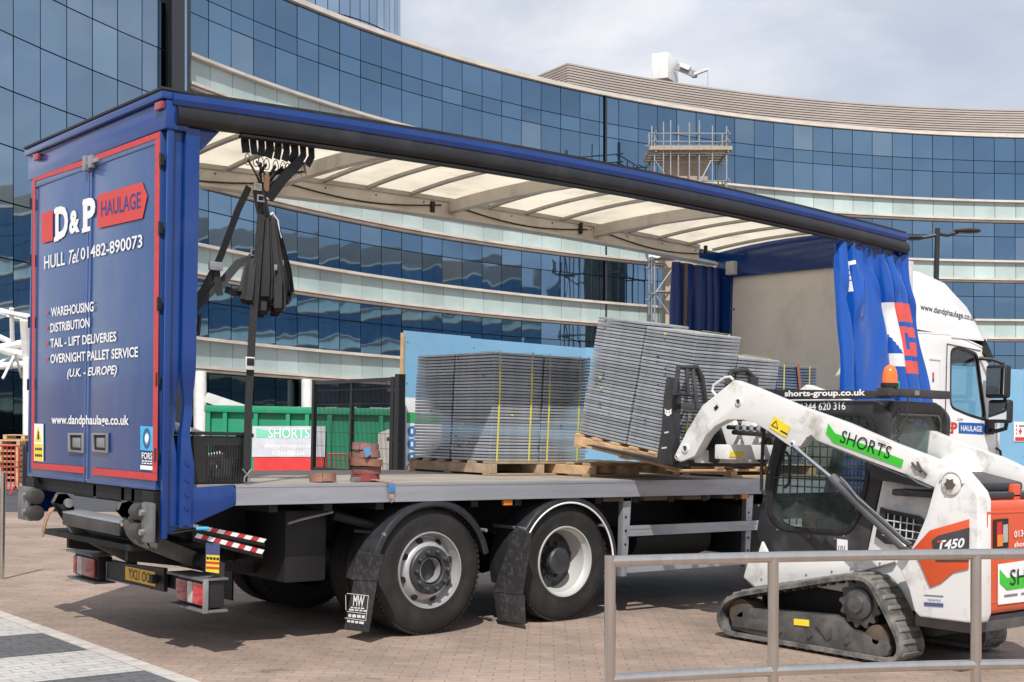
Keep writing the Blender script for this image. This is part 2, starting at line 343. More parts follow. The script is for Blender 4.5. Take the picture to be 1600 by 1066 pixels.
def arc_bar(a0, a1, r0, r1, z0, z1, step=.0124):
    n = max(2, int((a1-a0)/step)); mb = MB(); rows = []
    for i in range(n+1):
        a = a0+(a1-a0)*i/n
        rows.append([pa(a,r0,z0), pa(a,r1,z0), pa(a,r1,z1), pa(a,r0,z1), pa(a,r0,z0)])
    m = len(rows); vs = [p for r in rows for p in r[:4]]; fs = [(0,1,2,3), tuple((m-1)*4+k for k in (3,2,1,0))]
    for i in range(m-1): fs += [(i*4+k, (i+1)*4+k, (i+1)*4+(k+1) % 4, i*4+(k+1) % 4) for k in range(4)]
    return mb.add(vs, fs)
def pane_mb(a0, a1, r, z0, z1, gap=.045, th=.03, tilt=.0035, mb=None):
    p, q = pa(a0, r), pa(a1, r); d = (q-p); ln = d.length; d.normalize(); nrm = V((d.y, -d.x, 0))
    if nrm.dot(V((CX,CY,0))-p) < 0: nrm = -nrm
    g = gap/2; mb = mb or MB(); t1, t2 = random.uniform(-tilt,tilt)*ln, random.uniform(-tilt,tilt)*(z1-z0)
    A = p+d*g; B = q-d*g
    zz = V((0,0,1))
    c = [A+zz*(z0+g)-nrm*t1, B+zz*(z0+g)+nrm*t1, B+zz*(z1-g)+nrm*(t1+t2), A+zz*(z1-g)+nrm*(-t1+t2)]
    return mb.add(c+[x-nrm*th for x in c], [(0,1,2,3),(7,6,5,4),(0,4,5,1),(1,5,6,2),(2,6,7,3),(3,7,4,0)])
def to_px(p):                      # plumb-frame point to photo pixel
    return 800+FPX*p.x/p.y, CYP-FPX*p.z/p.y
ofc = thing('office_building', 'long curved blue glass office building with pale green bands behind the lorry', 'building', mat=GM)
ST = 1.55/RR
A0, A1 = rad(26.45), rad(150)
ncol = int((A1-A0)/ST)
BT = [17.66, 13.42, 9.27, 5.07]; BH = 1.2
rows = [(20.55,22.22), (19.68,20.55), (17.78,19.68)]
for t in (13.42, 9.27, 5.07):
    top = {13.42:17.66, 9.27:13.42, 5.07:9.27}[t]-BH-.28
    rows += [(top-.98, top), (t+.1, top-.98)]
rows += [(1.6, 5.07-BH-.3), (-1.3, 1.6)]
cells = []
for ri, (z0, z1) in enumerate(rows):
    for c in range(ncol):
        a0 = A0+c*ST; mid = pa(a0+ST/2, RR, (z0+z1)/2); px, py = to_px(mid)
        w = abs(to_px(pa(a0))[0]-to_px(pa(a0+ST))[0]); h = (z1-z0)/mid.y*FPX
        hid = (px < 297 or px > 1625 or (1045 < px < 1425 and py > 400) or (py > 560 and px > 630) or py > 690 or (630 < px < 910 and py > 545) or (ri < 9 and 300 < px < 1400 and abs(py-(150+.19*(px-280))-10) < 22))
        cells.append((0 if hid else w*h, ri, a0, z0, z1))
cells.sort(key=lambda c: -c[0])
rest = {0: MB(), 1: MB()}
for i, (ar, ri, a0, z0, z1) in enumerate(cells):
    m = M_glassG if ri >= 9 else (M_glass if random.random() < .93 else random.choice((M_glass2, M_glass3)))
    if i < 300 and ar > 0: pane_mb(a0, a0+ST, RR, z0, z1).build('window_pane', m, ofc, smooth=0)
    else: pane_mb(a0, a0+ST, RR, z0, z1, mb=rest[1 if ri >= 9 else 0])
rest[0].build('further_window_panes', M_glass, ofc, smooth=0, kind='stuff')
rest[1].build('ground_floor_panes', M_glassG, ofc, smooth=0, kind='stuff')
arc_bar(A0, A1, RR+.12, RR+.5, -2, 22.3).build('facade_backing', M_back, ofc, smooth=0)
for bt in BT:
    far = MB()
    for c in range(ncol):
        if c < 46: pane_mb(A0+c*ST, A0+(c+1)*ST, RR-.10, bt-BH-.02, bt-.04, gap=.035, th=.05, tilt=.001).build('spandrel_panel', M_span, ofc, smooth=0)
        else: pane_mb(A0+c*ST, A0+(c+1)*ST, RR-.10, bt-BH-.02, bt-.04, gap=.035, th=.05, tilt=.001, mb=far)
    far.build('further_spandrels', M_span, ofc, smooth=0, kind='stuff')
    arc_bar(A0, A1, RR-.36, RR+.1, bt-.05, bt+.09).build('ledge', M_cream, ofc, smooth=0)
    arc_bar(A0, A1, RR-.40, RR+.1, bt-BH-.13, bt-BH).build('ledge', M_cream, ofc, smooth=0)
    arc_bar(A0, A1, RR-.26, RR+.1, bt-BH-.27, bt-BH-.16).build('ledge', M_cream, ofc, smooth=0)
arc_bar(A0-.01, A1, RR-.22, RR+.4, 22.22, 22.46).build('parapet_cap', M_cream, ofc, smooth=0)
# lower storey columns
for px, w in ((311,20),(479,17),(640,15)):
    for k in range(600):
        a = A0+k*.001; q = pa(a, RR-.45)
        if to_px(q)[0] >= px: break
    ww = w/FPX*q.y/2
    MB().cyl((q.x,q.y,-2), (q.x,q.y,3.6), ww, 20).build('column', M_colm, ofc)
# thick joint in the facade
for k in range(1200):
    a = A0+k*.0007; q = pa(a, RR-.06)
    if to_px(q)[0] >= 946.5: break
MB().box(q.x-.06, q.y-.1, -1, q.x+.06, q.y+.1, 22.2).build('movement_joint', M_dkstrip, ofc, smooth=0)
# louvred plant screen on the roof
rl = RR+4.1
for k in range(3000):
    a = A0+k*.0005; q = pa(a, rl, 25.3)
    if to_px(q)[0] >= 888: break
AL = a
arc_bar(AL, A1, rl+.22, rl+.4, 22, 25.3).build('screen_backing', M_louvb, ofc, smooth=0)
corner = pa(AL, rl); bd = V((-.55, .83, 0)).normalized()
NS = 19
for i in range(NS):
    z = 22.1+3.3*i/NS
    arc_bar(AL, A1, rl-.05, rl+.16, z, z+.115, .02).build('louvre_slat', M_louv, ofc, smooth=0)
    MB().bar(corner+V((0,0,z+.06)), corner+bd*9+V((0,0,z+.06)), .16, .115).build('louvre_slat', M_louv, ofc, smooth=0)
for k in range(6): MB().box(*(corner+bd*(k*1.7)+V((.15,.1,21.5))), *(corner+bd*(k*1.7)+V((.25,.2,25.3)))).build('screen_post', M_louvb, ofc, smooth=0)
MB().tube([corner+bd*11+V((0,0,22.5)), corner+bd*11+V((0,0,26.0)), corner+bd*8.5+V((0,0,25.9))], .05, 6).build('roof_rail', M_louvb, ofc)
# pale rounded tower rising behind the parapet
tw = thing('glass_tower', 'pale rounded glass tower rising behind the roof edge, top left of centre', 'tower', mat=GM)
tcx, tcy, tr = (430-800)/FPX*92, 92, 8.85
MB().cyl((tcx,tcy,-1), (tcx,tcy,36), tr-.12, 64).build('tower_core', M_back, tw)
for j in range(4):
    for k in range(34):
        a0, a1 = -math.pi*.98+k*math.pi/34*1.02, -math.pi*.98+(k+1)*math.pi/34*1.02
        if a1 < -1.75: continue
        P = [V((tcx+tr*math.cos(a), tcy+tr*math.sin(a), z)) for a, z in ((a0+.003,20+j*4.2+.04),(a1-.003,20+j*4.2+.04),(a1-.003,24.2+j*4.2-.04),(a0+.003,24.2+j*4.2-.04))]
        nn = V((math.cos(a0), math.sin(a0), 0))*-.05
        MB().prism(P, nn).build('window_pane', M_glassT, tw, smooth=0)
# flush glass wall to the left of the dark strip
lw = thing('flush_glass_wing', 'flush dark blue glass wing rising above the lorry at the left', 'building', mat=GM)
RL = RR+.45
arc_bar(rad(11), A0-.004, RL+.12, RL+.5, -2, 22).build('facade_backing', M_back, lw, smooth=0)
for c in range(11):
    a1 = A0-.012-c*ST; a0 = a1-ST
    for j in range(10):
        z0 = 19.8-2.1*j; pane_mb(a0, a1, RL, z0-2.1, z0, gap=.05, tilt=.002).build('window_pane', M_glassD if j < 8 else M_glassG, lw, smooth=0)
p1 = LV(268,300,58.2); p2 = LV(298,300,58.0)
q1 = V(((270-800)/FPX*57.75, 57.75, 0)); q2 = V(((297-800)/FPX*57.9, 57.9, 0))
MB().prism([q1, q2, q2+V((-.02,.25,0)), q1+V((0,.25,0))], (0,0,24)).build('corner_strip', M_dkstrip, lw, smooth=0)
MB().box(q2.x-.22, q2.y-.06, 0, q2.x-.12, q2.y-.01, 24).build('corner_fin', M_glassD, lw, smooth=0)
# white tubular canopy at the far left
M_wsteel = mat('white_painted_steel', (.78,.78,.77), .4)
cn = thing('steel_canopy', 'white tubular steel canopy at the left edge of the picture', 'canopy', mat=GM)
def lp(px, py, d): return V(((px-800)/FPX*d, d, (CYP-py)/FPX*d))
for (a, b_, r) in [((-60,470),(48,497),.09),((-60,530),(48,558),.16),((-60,556),(50,534),.15),((-60,578),(50,568),.13),((38,500),(44,590),.16),((-10,484),(-6,575),.1),((18,482),(20,560),.08),((-60,500),(46,548),.1),((-40,590),(24,552),.05),((24,552),(34,590),.05),((4,592),(30,540),.05)]:
    MB().cyl(lp(*a,46), lp(*b_,46.8), r, 10).build('tube', M_wsteel, cn)
for i in range(6): MB().bar(lp(-70,474+i*3,46+i*1.4), lp(50,494+i*2.5,46+i*1.4), .08, .12).build('purlin', M_wsteel, cn, smooth=0)
MB().cyl(lp(41,560,46.4), lp(41,790,46.4), .12, 12).build('post', M_wsteel, cn)

# ------------------------------------------------------------------ roof cradle machine
M_bmu = mat('cradle_white', (.80,.80,.79), .45, dirt=(.4,.38,.35), da=.3)
M_bmug = mat('cradle_grey', (.30,.30,.31), .5)
bm_ = thing('roof_cradle_machine', 'white window-cleaning cradle machine with grey jib on the office roof', 'machine', mat=GM)
def bx(px0, px1, py0, py1, d, t): 
    a = lp(px0,py1,d); b_ = lp(px1,py0,d); return MB().box(a.x, d, a.z, b_.x, d+t, b_.z)
a = lp(1018,124,97); b_ = lp(1042,84,97); c = lp(1058,124,99)
MB().prism([(a.x,97,a.z),(b_.x,96.4,a.z-.05),(c.x,98.4,a.z),(a.x+.7,99.2,a.z)], (0,0,b_.z-a.z)).build('cabin', M_bmu, bm_, bev=.05)
bx(1022,1050,122,132,97.3,1).build('plinth', M_bmug, bm_, smooth=0)
MB().bar(lp(1056,104,97.5), lp(1085,116,97), .35, .45).build('jib', M_bmug, bm_, smooth=0)
MB().bar(lp(1064,102,97.2), lp(1078,108,97), .5, .3).build('jib_motor', M_bmu, bm_, smooth=0)
MB().bar(lp(1083,117,97), lp(1106,108,96), .22, .2).build('jib_head', M_bmu, bm_, smooth=0)
MB().cyl(lp(1085,112,97), lp(1085,121,97), .22, 10).build('slew_ring', M_bmug, bm_)
MB().cyl(lp(1106,109,96), lp(1106,136,96), .02, 6).build('cable', M_bmug, bm_)

# ------------------------------------------------------------------ scaffold tower in front of the facade
M_tube = mat('galvanised_tube', (.34,.36,.38), .4, metal=.6)
M_board = mat('scaffold_board', (.33,.28,.225), .8, var=.2)
M_stone = mat('beige_render', (.36,.29,.23), .8, var=.15, vs=1.2)
sf = thing('scaffold_tower', 'tubular scaffold tower round a beige shaft, standing against the glass facade', 'scaffold', mat=GM)
sd = 79.; x0 = (1022-800)/FPX*sd; x1 = (1134-800)/FPX*sd; wS = x1-x0
zt = (CYP-238)/FPX*sd
MB().box(x0+.75, sd+.6, -1, x1-1.0, sd+2.2, zt-.1).build('shaft', M_stone, sf, smooth=0)
xs = [x0, x0+wS*.33, x0+wS*.62, x1]; ys = [sd-.3, sd+1.3, sd+2.9]
for i, x in enumerate(xs):
    for j, y in enumerate(ys):
        if j == 1 and i in (1,2): continue
        MB().cyl((x,y,-1.2), (x,y,zt+.9+random.random()*1.2), .05, 6).build('standard', M_tube, sf)
for x in (x0+wS*.12, x0+wS*.22, x0+wS*.48, x0+wS*.8): MB().cyl((x,ys[0]-.1,zt-4), (x,ys[0]-.1,zt+1.1+random.random()), .045, 6).build('standard', M_tube, sf)
zz = -.5
lev = []
while zz < zt-1.2: lev.append(zz); zz += 2.
for z in lev+[zt-1.8, zt-.15, zt+.55, zt+1.05]:
    for y in (ys[0], ys[2]): MB().cyl((x0-.25,y-.06,z), (x1+.25,y-.06,z+random.uniform(-.03,.03)), .045, 6).build('ledger', M_tube, sf)
    for x in (x0, x1): MB().cyl((x+.06,ys[0]-.25,z+.08), (x+.06,ys[2]+.2,z+.08), .045, 6).build('transom', M_tube, sf)
for k, z in enumerate(lev[2:]): MB().cyl((x0,ys[0]-.1,z) if k % 2 else (x0+wS*.33,ys[0]-.1,z), (x0+wS*.33,ys[0]-.1,z+2) if k % 2 else (x0,ys[0]-.1,z+2), .045, 6).build('brace', M_tube, sf)
MB().cyl((x0+wS*.5,ys[0]-.12,zt-3), (x0+wS*.78,ys[0]-.12,zt-.6), .05, 6).build('brace', M_tube, sf)
for j in range(5): MB().box(x0-.3, ys[0]+j*.7-.2, zt, x1+.3, ys[0]+j*.7+.4, zt+.07).build('board', M_board, sf, smooth=0)
MB().box(x0-.3, ys[0]-.28, zt+.02, x1+.3, ys[0]-.22, zt+.25).build('toe_board', M_board, sf, smooth=0)
MB().box(x0-.34, ys[0]-.2, zt+.02, x0-.28, ys[2], zt+.25).build('toe_board', M_board, sf, smooth=0)
for z in lev[3:]:
    MB().box(x0+.1, ys[0]-.2, z+.1, x0+1.2, ys[0]+.5, z+.16).build('board', M_board, sf, smooth=0)
M_sheet = mat('debris_sheet', (.75,.75,.74), .6)
zq = (CYP-405)/FPX*sd
MB().sheet([[ (x0-.4+.18*i, ys[0]-.45+.05*math.sin(i*2.1+j), zq+.9-.3*j+.05*math.sin(i*1.7)) for i in range(9)] for j in range(4)], .03, (0,1,0)).build('debris_sheet', M_sheet, sf)

# ------------------------------------------------------------------ street lamp
M_lamp = mat('lamp_black', (.018,.019,.021), .4)
sl_ = thing('street_lamp', 'black street lamp with two arms behind the lorry cab', 'street lamp')
def pl(px, py, d=37.): return LV(px, py, d)
base = pl(1465,450); g = base.copy(); g.z = 0; top = pl(1465,357)
MB().cyl(V((top.x,top.y,0)), top, .085, 14, .07).build('post', M_lamp, sl_)
MB().cyl(V((top.x,top.y,0)), V((top.x,top.y,1.2)), .13, 14).build('base', M_lamp, sl_)
MB().tube([top-V((0,0,.15)), pl(1480,368), pl(1497,363)], .05, 8).build('arm', M_lamp, sl_)
MB().tube([top-V((0,0,.18)), pl(1450,370), pl(1436,372)], .05, 8).build('arm', M_lamp, sl_)
for (c, ln, s_) in (((1512,361),20,1), ((1428,372),13,-1)):
    c0 = pl(*c); h = MB()
    for i, (t, w, th) in enumerate([(-1,.08,.05),(-.5,.16,.07),(.2,.2,.08),(.8,.15,.06),(1,.05,.03)]):
        cc = c0+RT*(s_*t*ln/FPX*37); h.v += [tuple(cc+FW*w*math.cos(q)+V((0,0,1))*th*math.sin(q)) for q in [k*math.pi/4 for k in range(8)]]
    h.f = [(i*8+k, i*8+(k+1) % 8, (i+1)*8+(k+1) % 8, (i+1)*8+k) for i in range(4) for k in range(8)]+[tuple(range(8)), tuple(32+k for k in range(7,-1,-1))]
    h.build('lamp_head', M_lamp, sl_)
# ================================================================== the lorry
M_blue = mat('lorry_blue_paint', (.003,.037,.195), .16, var=.06, vs=1.5, coat=.35, dirt=(.10,.12,.18), da=.22, ds=3, dlo=.52, dhi=.8)
M_door = mat('door_blue_paint', (.020,.068,.215), .2, var=.08, vs=1.0, coat=.4, dirt=(.13,.15,.21), da=.34, ds=1.8, dlo=.42, dhi=.8, stretch=(1,1.6,.45))
M_red = mat('red_reflective', (.50,.035,.035), .4, var=.12, vs=18)
M_redp = mat('red_print', (.58,.045,.035), .45, var=.05)
M_whp = mat('white_print', (.80,.80,.80), .5, var=.04)
M_blk = mat('black_rubber', (.012,.012,.013), .55, var=.2, vs=8, dirt=(.09,.085,.08), da=.25)
M_val = mat('black_valance', (.010,.010,.012), .33, var=.2, vs=3, dirt=(.07,.07,.07), da=.25, ds=4)
M_dark = mat('chassis_black', (.007,.007,.008), .6, var=.3, vs=4, dirt=(.03,.026,.022), da=.3)
M_alu = mat('brushed_aluminium', (.42,.44,.48), .38, metal=.55, var=.10, vs=2.5, dirt=(.22,.22,.24), da=.55, ds=2.6, dlo=.48, dhi=.7, stretch=(.35,1,3))
M_steel = mat('dull_steel', (.33,.33,.34), .42, metal=.6, var=.15, dirt=(.12,.10,.085), da=.5)
M_lift = mat('lift_steel', (.055,.052,.05), .5, metal=.3, var=.25, dirt=(.13,.11,.09), da=.5, ds=7)
M_creamr = mat('cream_roof_metal', (.60,.565,.51), .5, var=.08, vs=2, dirt=(.22,.19,.16), da=.4, ds=3)
M_bow = mat('grey_roof_bow', (.40,.38,.34), .5, var=.1)
M_deck = mat('deck_plywood', (.30,.27,.235), .7, var=.15, vs=3, dirt=(.13,.12,.11), da=.6, ds=2)
M_bulk = mat('bulkhead_panel', (.80,.76,.70), .55, var=.04, vs=1.2, dirt=(.30,.27,.24), da=.3, ds=1.5)
M_ora = mat('amber_lens', (.75,.22,.02), .25, coat=.5)
M_yel = mat('yellow_plate', (.78,.42,.015), .4)
M_sticky = mat('yellow_print', (.80,.62,.04), .5)
M_cyan = mat('cyan_print', (.04,.42,.72), .45)
M_redl = mat('red_lens', (.50,.008,.015), .18, coat=.6, var=.25, vs=20)
M_redl2 = mat('dull_red_lens', (.28,.03,.03), .25, coat=.5, var=.3, vs=20)
M_whl = mat('clear_lens', (.42,.40,.38), .2, coat=.5, var=.15, vs=20)
M_ltgrey = mat('light_grey_paint', (.60,.60,.59), .5, dirt=(.2,.19,.18), da=.4)
def translucent(name, col, tr):
    m = mat(name, col, .55, var=.05, vs=1.1, dirt=(col[0]*.7,col[1]*.66,col[2]*.6), da=.5, ds=1.7)
    t = m.node_tree; b = t.nodes['Principled BSDF']; o = t.nodes['Material Output']; n = t.nodes.new
    tl = n('ShaderNodeBsdfTranslucent'); mx_ = n('ShaderNodeMixShader'); mx_.inputs[0].default_value = .70
    src = b.inputs['Base Color'].links[0].from_socket; t.links.new(src, tl.inputs[0]); t.links.new(b.outputs[0], mx_.inputs[1]); t.links.new(tl.outputs[0], mx_.inputs[2]); t.links.new(mx_.outputs[0], o.inputs[0]); return m
M_roof = translucent('translucent_roof_sheet', (.95,.91,.82), (1.0,.95,.85))

LL = 8.3385
def zr(x): t = x/LL; return 3.7966+.0961*4*t*(1-t)
XS = [LL*i/28 for i in range(29)]
def sweep(prof, xs=XS):            # prof: (y, dz from the roof edge), closed section swept along the cambered roof edge
    n = len(prof); vs = [(x, y, zr(x)+dz) for x in xs for y, dz in prof]; m = len(xs)
    fs = [tuple(range(n)), tuple((m-1)*n+k for k in range(n-1,-1,-1))]
    for i in range(m-1): fs += [(i*n+k, (i+1)*n+k, (i+1)*n+(k+1) % n, i*n+(k+1) % n) for k in range(n)]
    return MB().add(vs, fs)
M_buf = mat('buffer_grey', (.17,.17,.17), .5, metal=.3, var=.2, vs=8, dirt=(.10,.085,.07), da=.5, ds=6)
TR = thing('lorry', 'blue curtain-sided lorry with its side curtain open and red-bordered rear doors', 'lorry')
# ---- rear doors
DX = -.032
def dp(px, py): return PX(DX-.0075, px, py)
def z1(zx, zy): return dp(zx/3.331, 120+zy/3.331)
def z2(zx, zy): return dp(zx/3.331, 420+zy/3.331)
def door(y0, y1):
    d = MB().box(DX, y0, 1.15, .02, y1, 3.525).build('rear_door', M_door, TR, bev=.006)
    MB().frame([(DX-.006,y0,1.15),(DX-.006,y1,1.15),(DX-.006,y1,3.525),(DX-.006,y0,3.525)], [(DX-.006,y0+.022,1.175),(DX-.006,y1-.022,1.175),(DX-.006,y1-.022,3.455),(DX-.006,y0+.022,3.455)], (.01,0,0)).build('door_frame', M_door, d, bev=.002)
    return d
dR = door(.075, 1.262); dL = door(1.292, 2.485)
MB().prism([(DX-.0015,1.264,1.16),(DX-.0022,1.270,1.16),(DX-.0022,1.284,1.16),(DX-.0015,1.290,1.16),(DX+.01,1.2915,1.16),(DX+.01,1.2625,1.16)], (0,0,2.36)).build('seal_strip', M_door, dL)
def stripe(d, ps): decal([dp(*p) for p in ps], (-.002,0,0), M_red, d, 'border_stripe')
stripe(dL, [(51.5,276.5),(135.5,248.5),(135.5,257.5),(51.5,284.5)]); stripe(dL, [(51.5,284.9),(55.5,283.6),(53.4,722.8),(49.3,722.4)])
stripe(dL, [(49.3,723),(132,729.5),(132,740),(49.3,731.5)])
stripe(dR, [(149.5,242.5),(250.2,205.3),(250.2,214.5),(149.5,251.5)]); stripe(dR, [(242.8,217.6),(250.2,215),(245.7,739.5),(238.6,738.6)])
stripe(dR, [(144.5,731),(245.7,740),(245.7,751.5),(144.5,741.5)])
# prints
decal([z1(217,712), z1(275,693), z1(275,853), z1(217,868)], (-.0015,0,0), M_redp, dL, 'red_block')
for ch, a, b_, c in (('D',(288,851),(354,836),(288,682)),('&',(360,822),(414,808),(360,702)),('P',(432,812),(496,797),(432,640))): text_on(ch, z1(*a), z1(*b_), z1(*c), M_whp, dL, bold=.045)
for (a, b_, c, d_) in [((282,690),(310,682),(310,706),(282,714)),((282,836),(306,829),(306,853),(282,860)),((430,650),(455,642),(455,664),(430,672)),((427,790),(470,778),(470,802),(427,814))]:
    decal([z1(*a), z1(*b_), z1(*c), z1(*d_)], (-.0012,0,0), M_whp, dL, 'letter_serif')
decal([z1(508,617), z1(740,548), z1(767,622), z1(742,737), z1(508,790)], (-.0012,0,0), M_redp, dR, 'arrow_panel')
off = (-.003,0,0)
M_bluep = mat('dark_blue_print', (.02,.04,.20), .5)
text_on('HAULAGE', z1(528,730), z1(733,684), z1(528,648), M_bluep, dR, bold=.012, off=off)
text_on('HULL', z1(230,1004), z1(338,980), z1(230,935), M_whp, dL, bold=.008)
text_on('Tel.', z1(356,978), z1(408,966), z1(360,905), M_whp, dL, bold=.01, shear=.35)
text_on('01482-890073', z1(420,955), z1(740,888), z1(420,892), M_whp, dR, bold=.012)
for t_, a, b_, c, sh in [('WAREHOUSING',(265,252),(487,222),(265,203),0),('DISTRIBUTION',(262,333),(466,305),(262,285),0),('TAIL - LIFT DELIVERIES',(262,412),(605,378),(262,365),0),('OVERNIGHT PALLET SERVICE',(262,494),(718,460),(262,446),0),('(U.K. - EUROPE)',(350,578),(608,562),(350,522),.22),('www.dandphaulage.co.uk',(268,822),(670,830),(268,762),0)]:
    text_on(t_, z2(*a), z2(*b_), z2(*c), M_whp, dL, bold=.02, shear=sh)
for zx, zy in ((245,232),(245,310),(245,389),(245,469)):
    c = z2(zx, zy); MB().cyl(c, c+V((-.002,0,0)), .016, 12).build('bullet', M_redp, dL)
st = decal([z2(178,806), z2(226,808), z2(226,1004), z2(178,1000)], (-.0012,0,0), M_whp, dL, 'warning_sticker')
decal([z2(201,815), z2(219,898), z2(183,898)], (-.003,0,0), M_sticky, dL, 'warning_triangle'); decal([z2(181,912), z2(224,912), z2(224,1000), z2(181,996)], (-.003,0,0), M_sticky, dL, 'warning_panel')
M_ink = mat('black_print', (.015,.015,.018), .5)
decal([z2(199,845), z2(204,845), z2(207,888), z2(197,888)], (-.0045,0,0), M_ink, dL, 'warning_mark')
dashes(z2(185,945), z2(221,947), z2(185,930), M_ink, dL, off=(-.005,0,0)); dashes(z2(185,978), z2(221,981), z2(185,962), M_ink, dL, off=(-.005,0,0))
decal([z2(731,818), z2(798,823), z2(798,950), z2(731,943)], (-.0012,0,0), M_cyan, dR, 'blue_sticker')
c = z2(765,883); M_slate = mat('slate_print', (.06,.08,.2), .5)
MB().frame([c+V((0,.058*math.cos(a),.07*math.sin(a))) for a in [k*math.pi/12 for k in range(24)]], [c+V((0,.036*math.cos(a),.044*math.sin(a))) for a in [k*math.pi/12 for k in range(24)]], (-.003,0,0)).build('sticker_ring', M_slate, dR, smooth=0)
MB().cyl(c, c+V((-.003,0,0)), .030, 20).build('sticker_disc', M_whp, dR)
text_on('FORS', z2(738,990), z2(792,993), z2(738,955), M_whp, dR, bold=.02); decal([z2(731,1022), z2(798,1028), z2(798,1050), z2(731,1044)], (-.0012,0,0), M_whp, dR, 'sticker_strip')
dashes(z2(738,1004), z2(792,1007), z2(738,996), M_whp, dR); dashes(z2(738,1016), z2(792,1019), z2(738,1008), M_whp, dR)
for d, X0, X1 in ((dL,360,440),(dR,484,566)):
    O = [z2(X0,855), z2(X1,855), z2(X1,960), z2(X0,953)]; cc = sum(O, V())/4; I = [cc+(p-cc)*.78 for p in O]
    MB().frame(O, I, (-.012,0,0)).build('handle_frame', M_steel, d, bev=.003)
    MB().prism([cc+(p-cc)*.79 for p in O], (.03,0,0)).build('handle_recess', M_dark, d, smooth=0)
    MB().prism([cc+(p-cc)*.5+V((-.004,0,0)) for p in O], (.008,0,0)).build('handle', M_steel, d, bev=.003)
for d, yy in ((dR,.068),(dL,2.492)):
    for z in (1.35,1.85,2.35,2.85,3.3):
        MB().box(DX-.008, yy-.016, z, DX+.01, yy+.016, z+.07).cyl((DX-.010,yy,z-.01), (DX-.010,yy,z+.08), .008, 10).build('hinge', M_blk, d)
MB().box(DX-.04, 1.18, 3.44, DX, 1.24, 3.53).box(DX-.03, 1.10, 3.47, DX, 1.3, 3.5).box(DX-.045, 1.28, 3.43, DX, 1.33, 3.54).build('top_latch', M_steel, dL, bev=.004)
# ---- rear frame
fr = MB().box(-.045, -.01, 3.53, .12, 2.56, 3.72).build('rear_header', M_blue, TR, bev=.012)
MB().box(-.075, -.015, 3.722, .14, 2.565, 3.775).build('header_cap', M_blue, fr, bev=.012)
MB().box(-.08, -.02, 3.777, .16, 2.57, 3.797).build('roof_seal', M_blk, fr, bev=.006)
for px, py in ((252,166),(60,246)):
    c = PX(-.047, px, py); MB().box(c.x-.025, c.y-.055, c.z-.025, c.x+.001, c.y+.055, c.z+.025).build('marker_lamp', M_redl2, fr, bev=.006)
def post_strip(y0, y1, nm, x0, x1, zlo, dent):       # corner post face, pushed in near the bottom where it was hit
    n = 26; zs = [zlo+(3.56-zlo)*i/(n-1) for i in range(n)]; vs = []; fs = []
    for z in zs:
        w = math.exp(-((z-1.72)/.14)**2)*dent; w2 = math.exp(-((z-1.5)/.1)**2)*dent*.6
        vs += [(x0+w*.6, y0+w*.5, z), (x1-w2, y0+w*.8, z), (x1-w2, y1+w*.4, z), (x0+w*.6, y1, z)]
    fs = [(0,1,2,3), tuple((n-1)*4+k for k in (3,2,1,0))]
    for i in range(n-1): fs += [(i*4+k, (i+1)*4+k, (i+1)*4+(k+1) % 4, i*4+(k+1) % 4) for k in range(4)]
    return MB().add(vs, fs).build(nm, M_blue, TR, smooth=50)
post_strip(.035, .075, 'corner_post', .005, .10, .86, .05); post_strip(.0, .06, 'corner_post', .105, .205, .90, .06)
MB().box(.0, 2.475, .86, .2, 2.55, 3.53).build('corner_post', M_blue, TR, bev=.008)
MB().box(-.02, .0, .83, .02, .033, 3.53).build('post_flange', M_blue, TR, bev=.004)
for z in (1.03,1.12,1.22,1.33): MB().cyl((.15,-.001,z), (.15,-.012,z), .012, 8).build('bolt', M_blue, TR)
MB().prism([PY(.03,297,192), PY(.03,352,196), PY(.03,318,232), PY(.03,297,248)], (0,.03,0)).build('top_gusset', M_blue, TR)
MB().prism([PY(.0,297,763), PY(.0,369,757.5), PY(.0,369,789.5), PY(.0,300,820), PY(.0,297,820)], (0,.05,0)).build('side_bracket', M_blue, TR, bev=.004)
for y0, y1 in ((.02,.30),(2.25,2.53)):
    r_ = part('dock_buffer', TR)
    MB().box(-.10, y0, .80, -.05, y1-.14 if y0 < 1 else y1, 1.07).build('buffer_plate', M_buf, r_, bev=.02)
    for z in (.87,1.0):
        yb = y1-.14 if y0 < 1 else y0
        MB().cyl((-.075, yb, z), (-.075, yb+(.11 if y0 < 1 else -.1), z), .062, 20).build('roller', M_lift, r_, bev=.01)
        MB().cyl((-.10, y0+.09, z), (-.125, y0+.09, z), .022, 6).build('bolt', M_steel, r_)
    MB().box(-.05, y0+.05, .80, .0, y1-.05, 1.14).build('buffer_mount', M_dark, r_)
# ---- roof
arch = lambda y: .075*(1-((y-1.275)/1.275)**2)
MB().sheet([[(x, .03+2.49*j/12, zr(x)-.012+min(1,x/.9)*arch(.03+2.49*j/12)) for j in range(13)] for x in XS], .012, (0,0,1)).build('roof_sheet', M_roof, TR)
rf = sweep([(-.005,0),(.05,0),(.05,-.03),(-.005,-.026)]).build('roof_edge_seal', M_blk, TR)
rail = sweep([(-.030,-.030),(.06,-.034),(.06,-.10),(-.022,-.105),(-.034,-.07)]).build('roof_rail', M_blue, TR, smooth=20)
vx = [x for x in XS if x > .05]
sweep([(-.020,-.107),(.05,-.109),(.055,-.215),(.0,-.240),(-.035,-.230),(-.056,-.195),(-.050,-.150),(-.034,-.122)], [.03]+vx).build('curtain_valance', M_val, TR, smooth=60)
sweep([(-.03,-.241),(.02,-.243),(.02,-.262),(-.03,-.257)], [.5]+[x for x in vx if x > .6 and x < 7.3]).build('valance_trim', M_dark, TR, smooth=60)
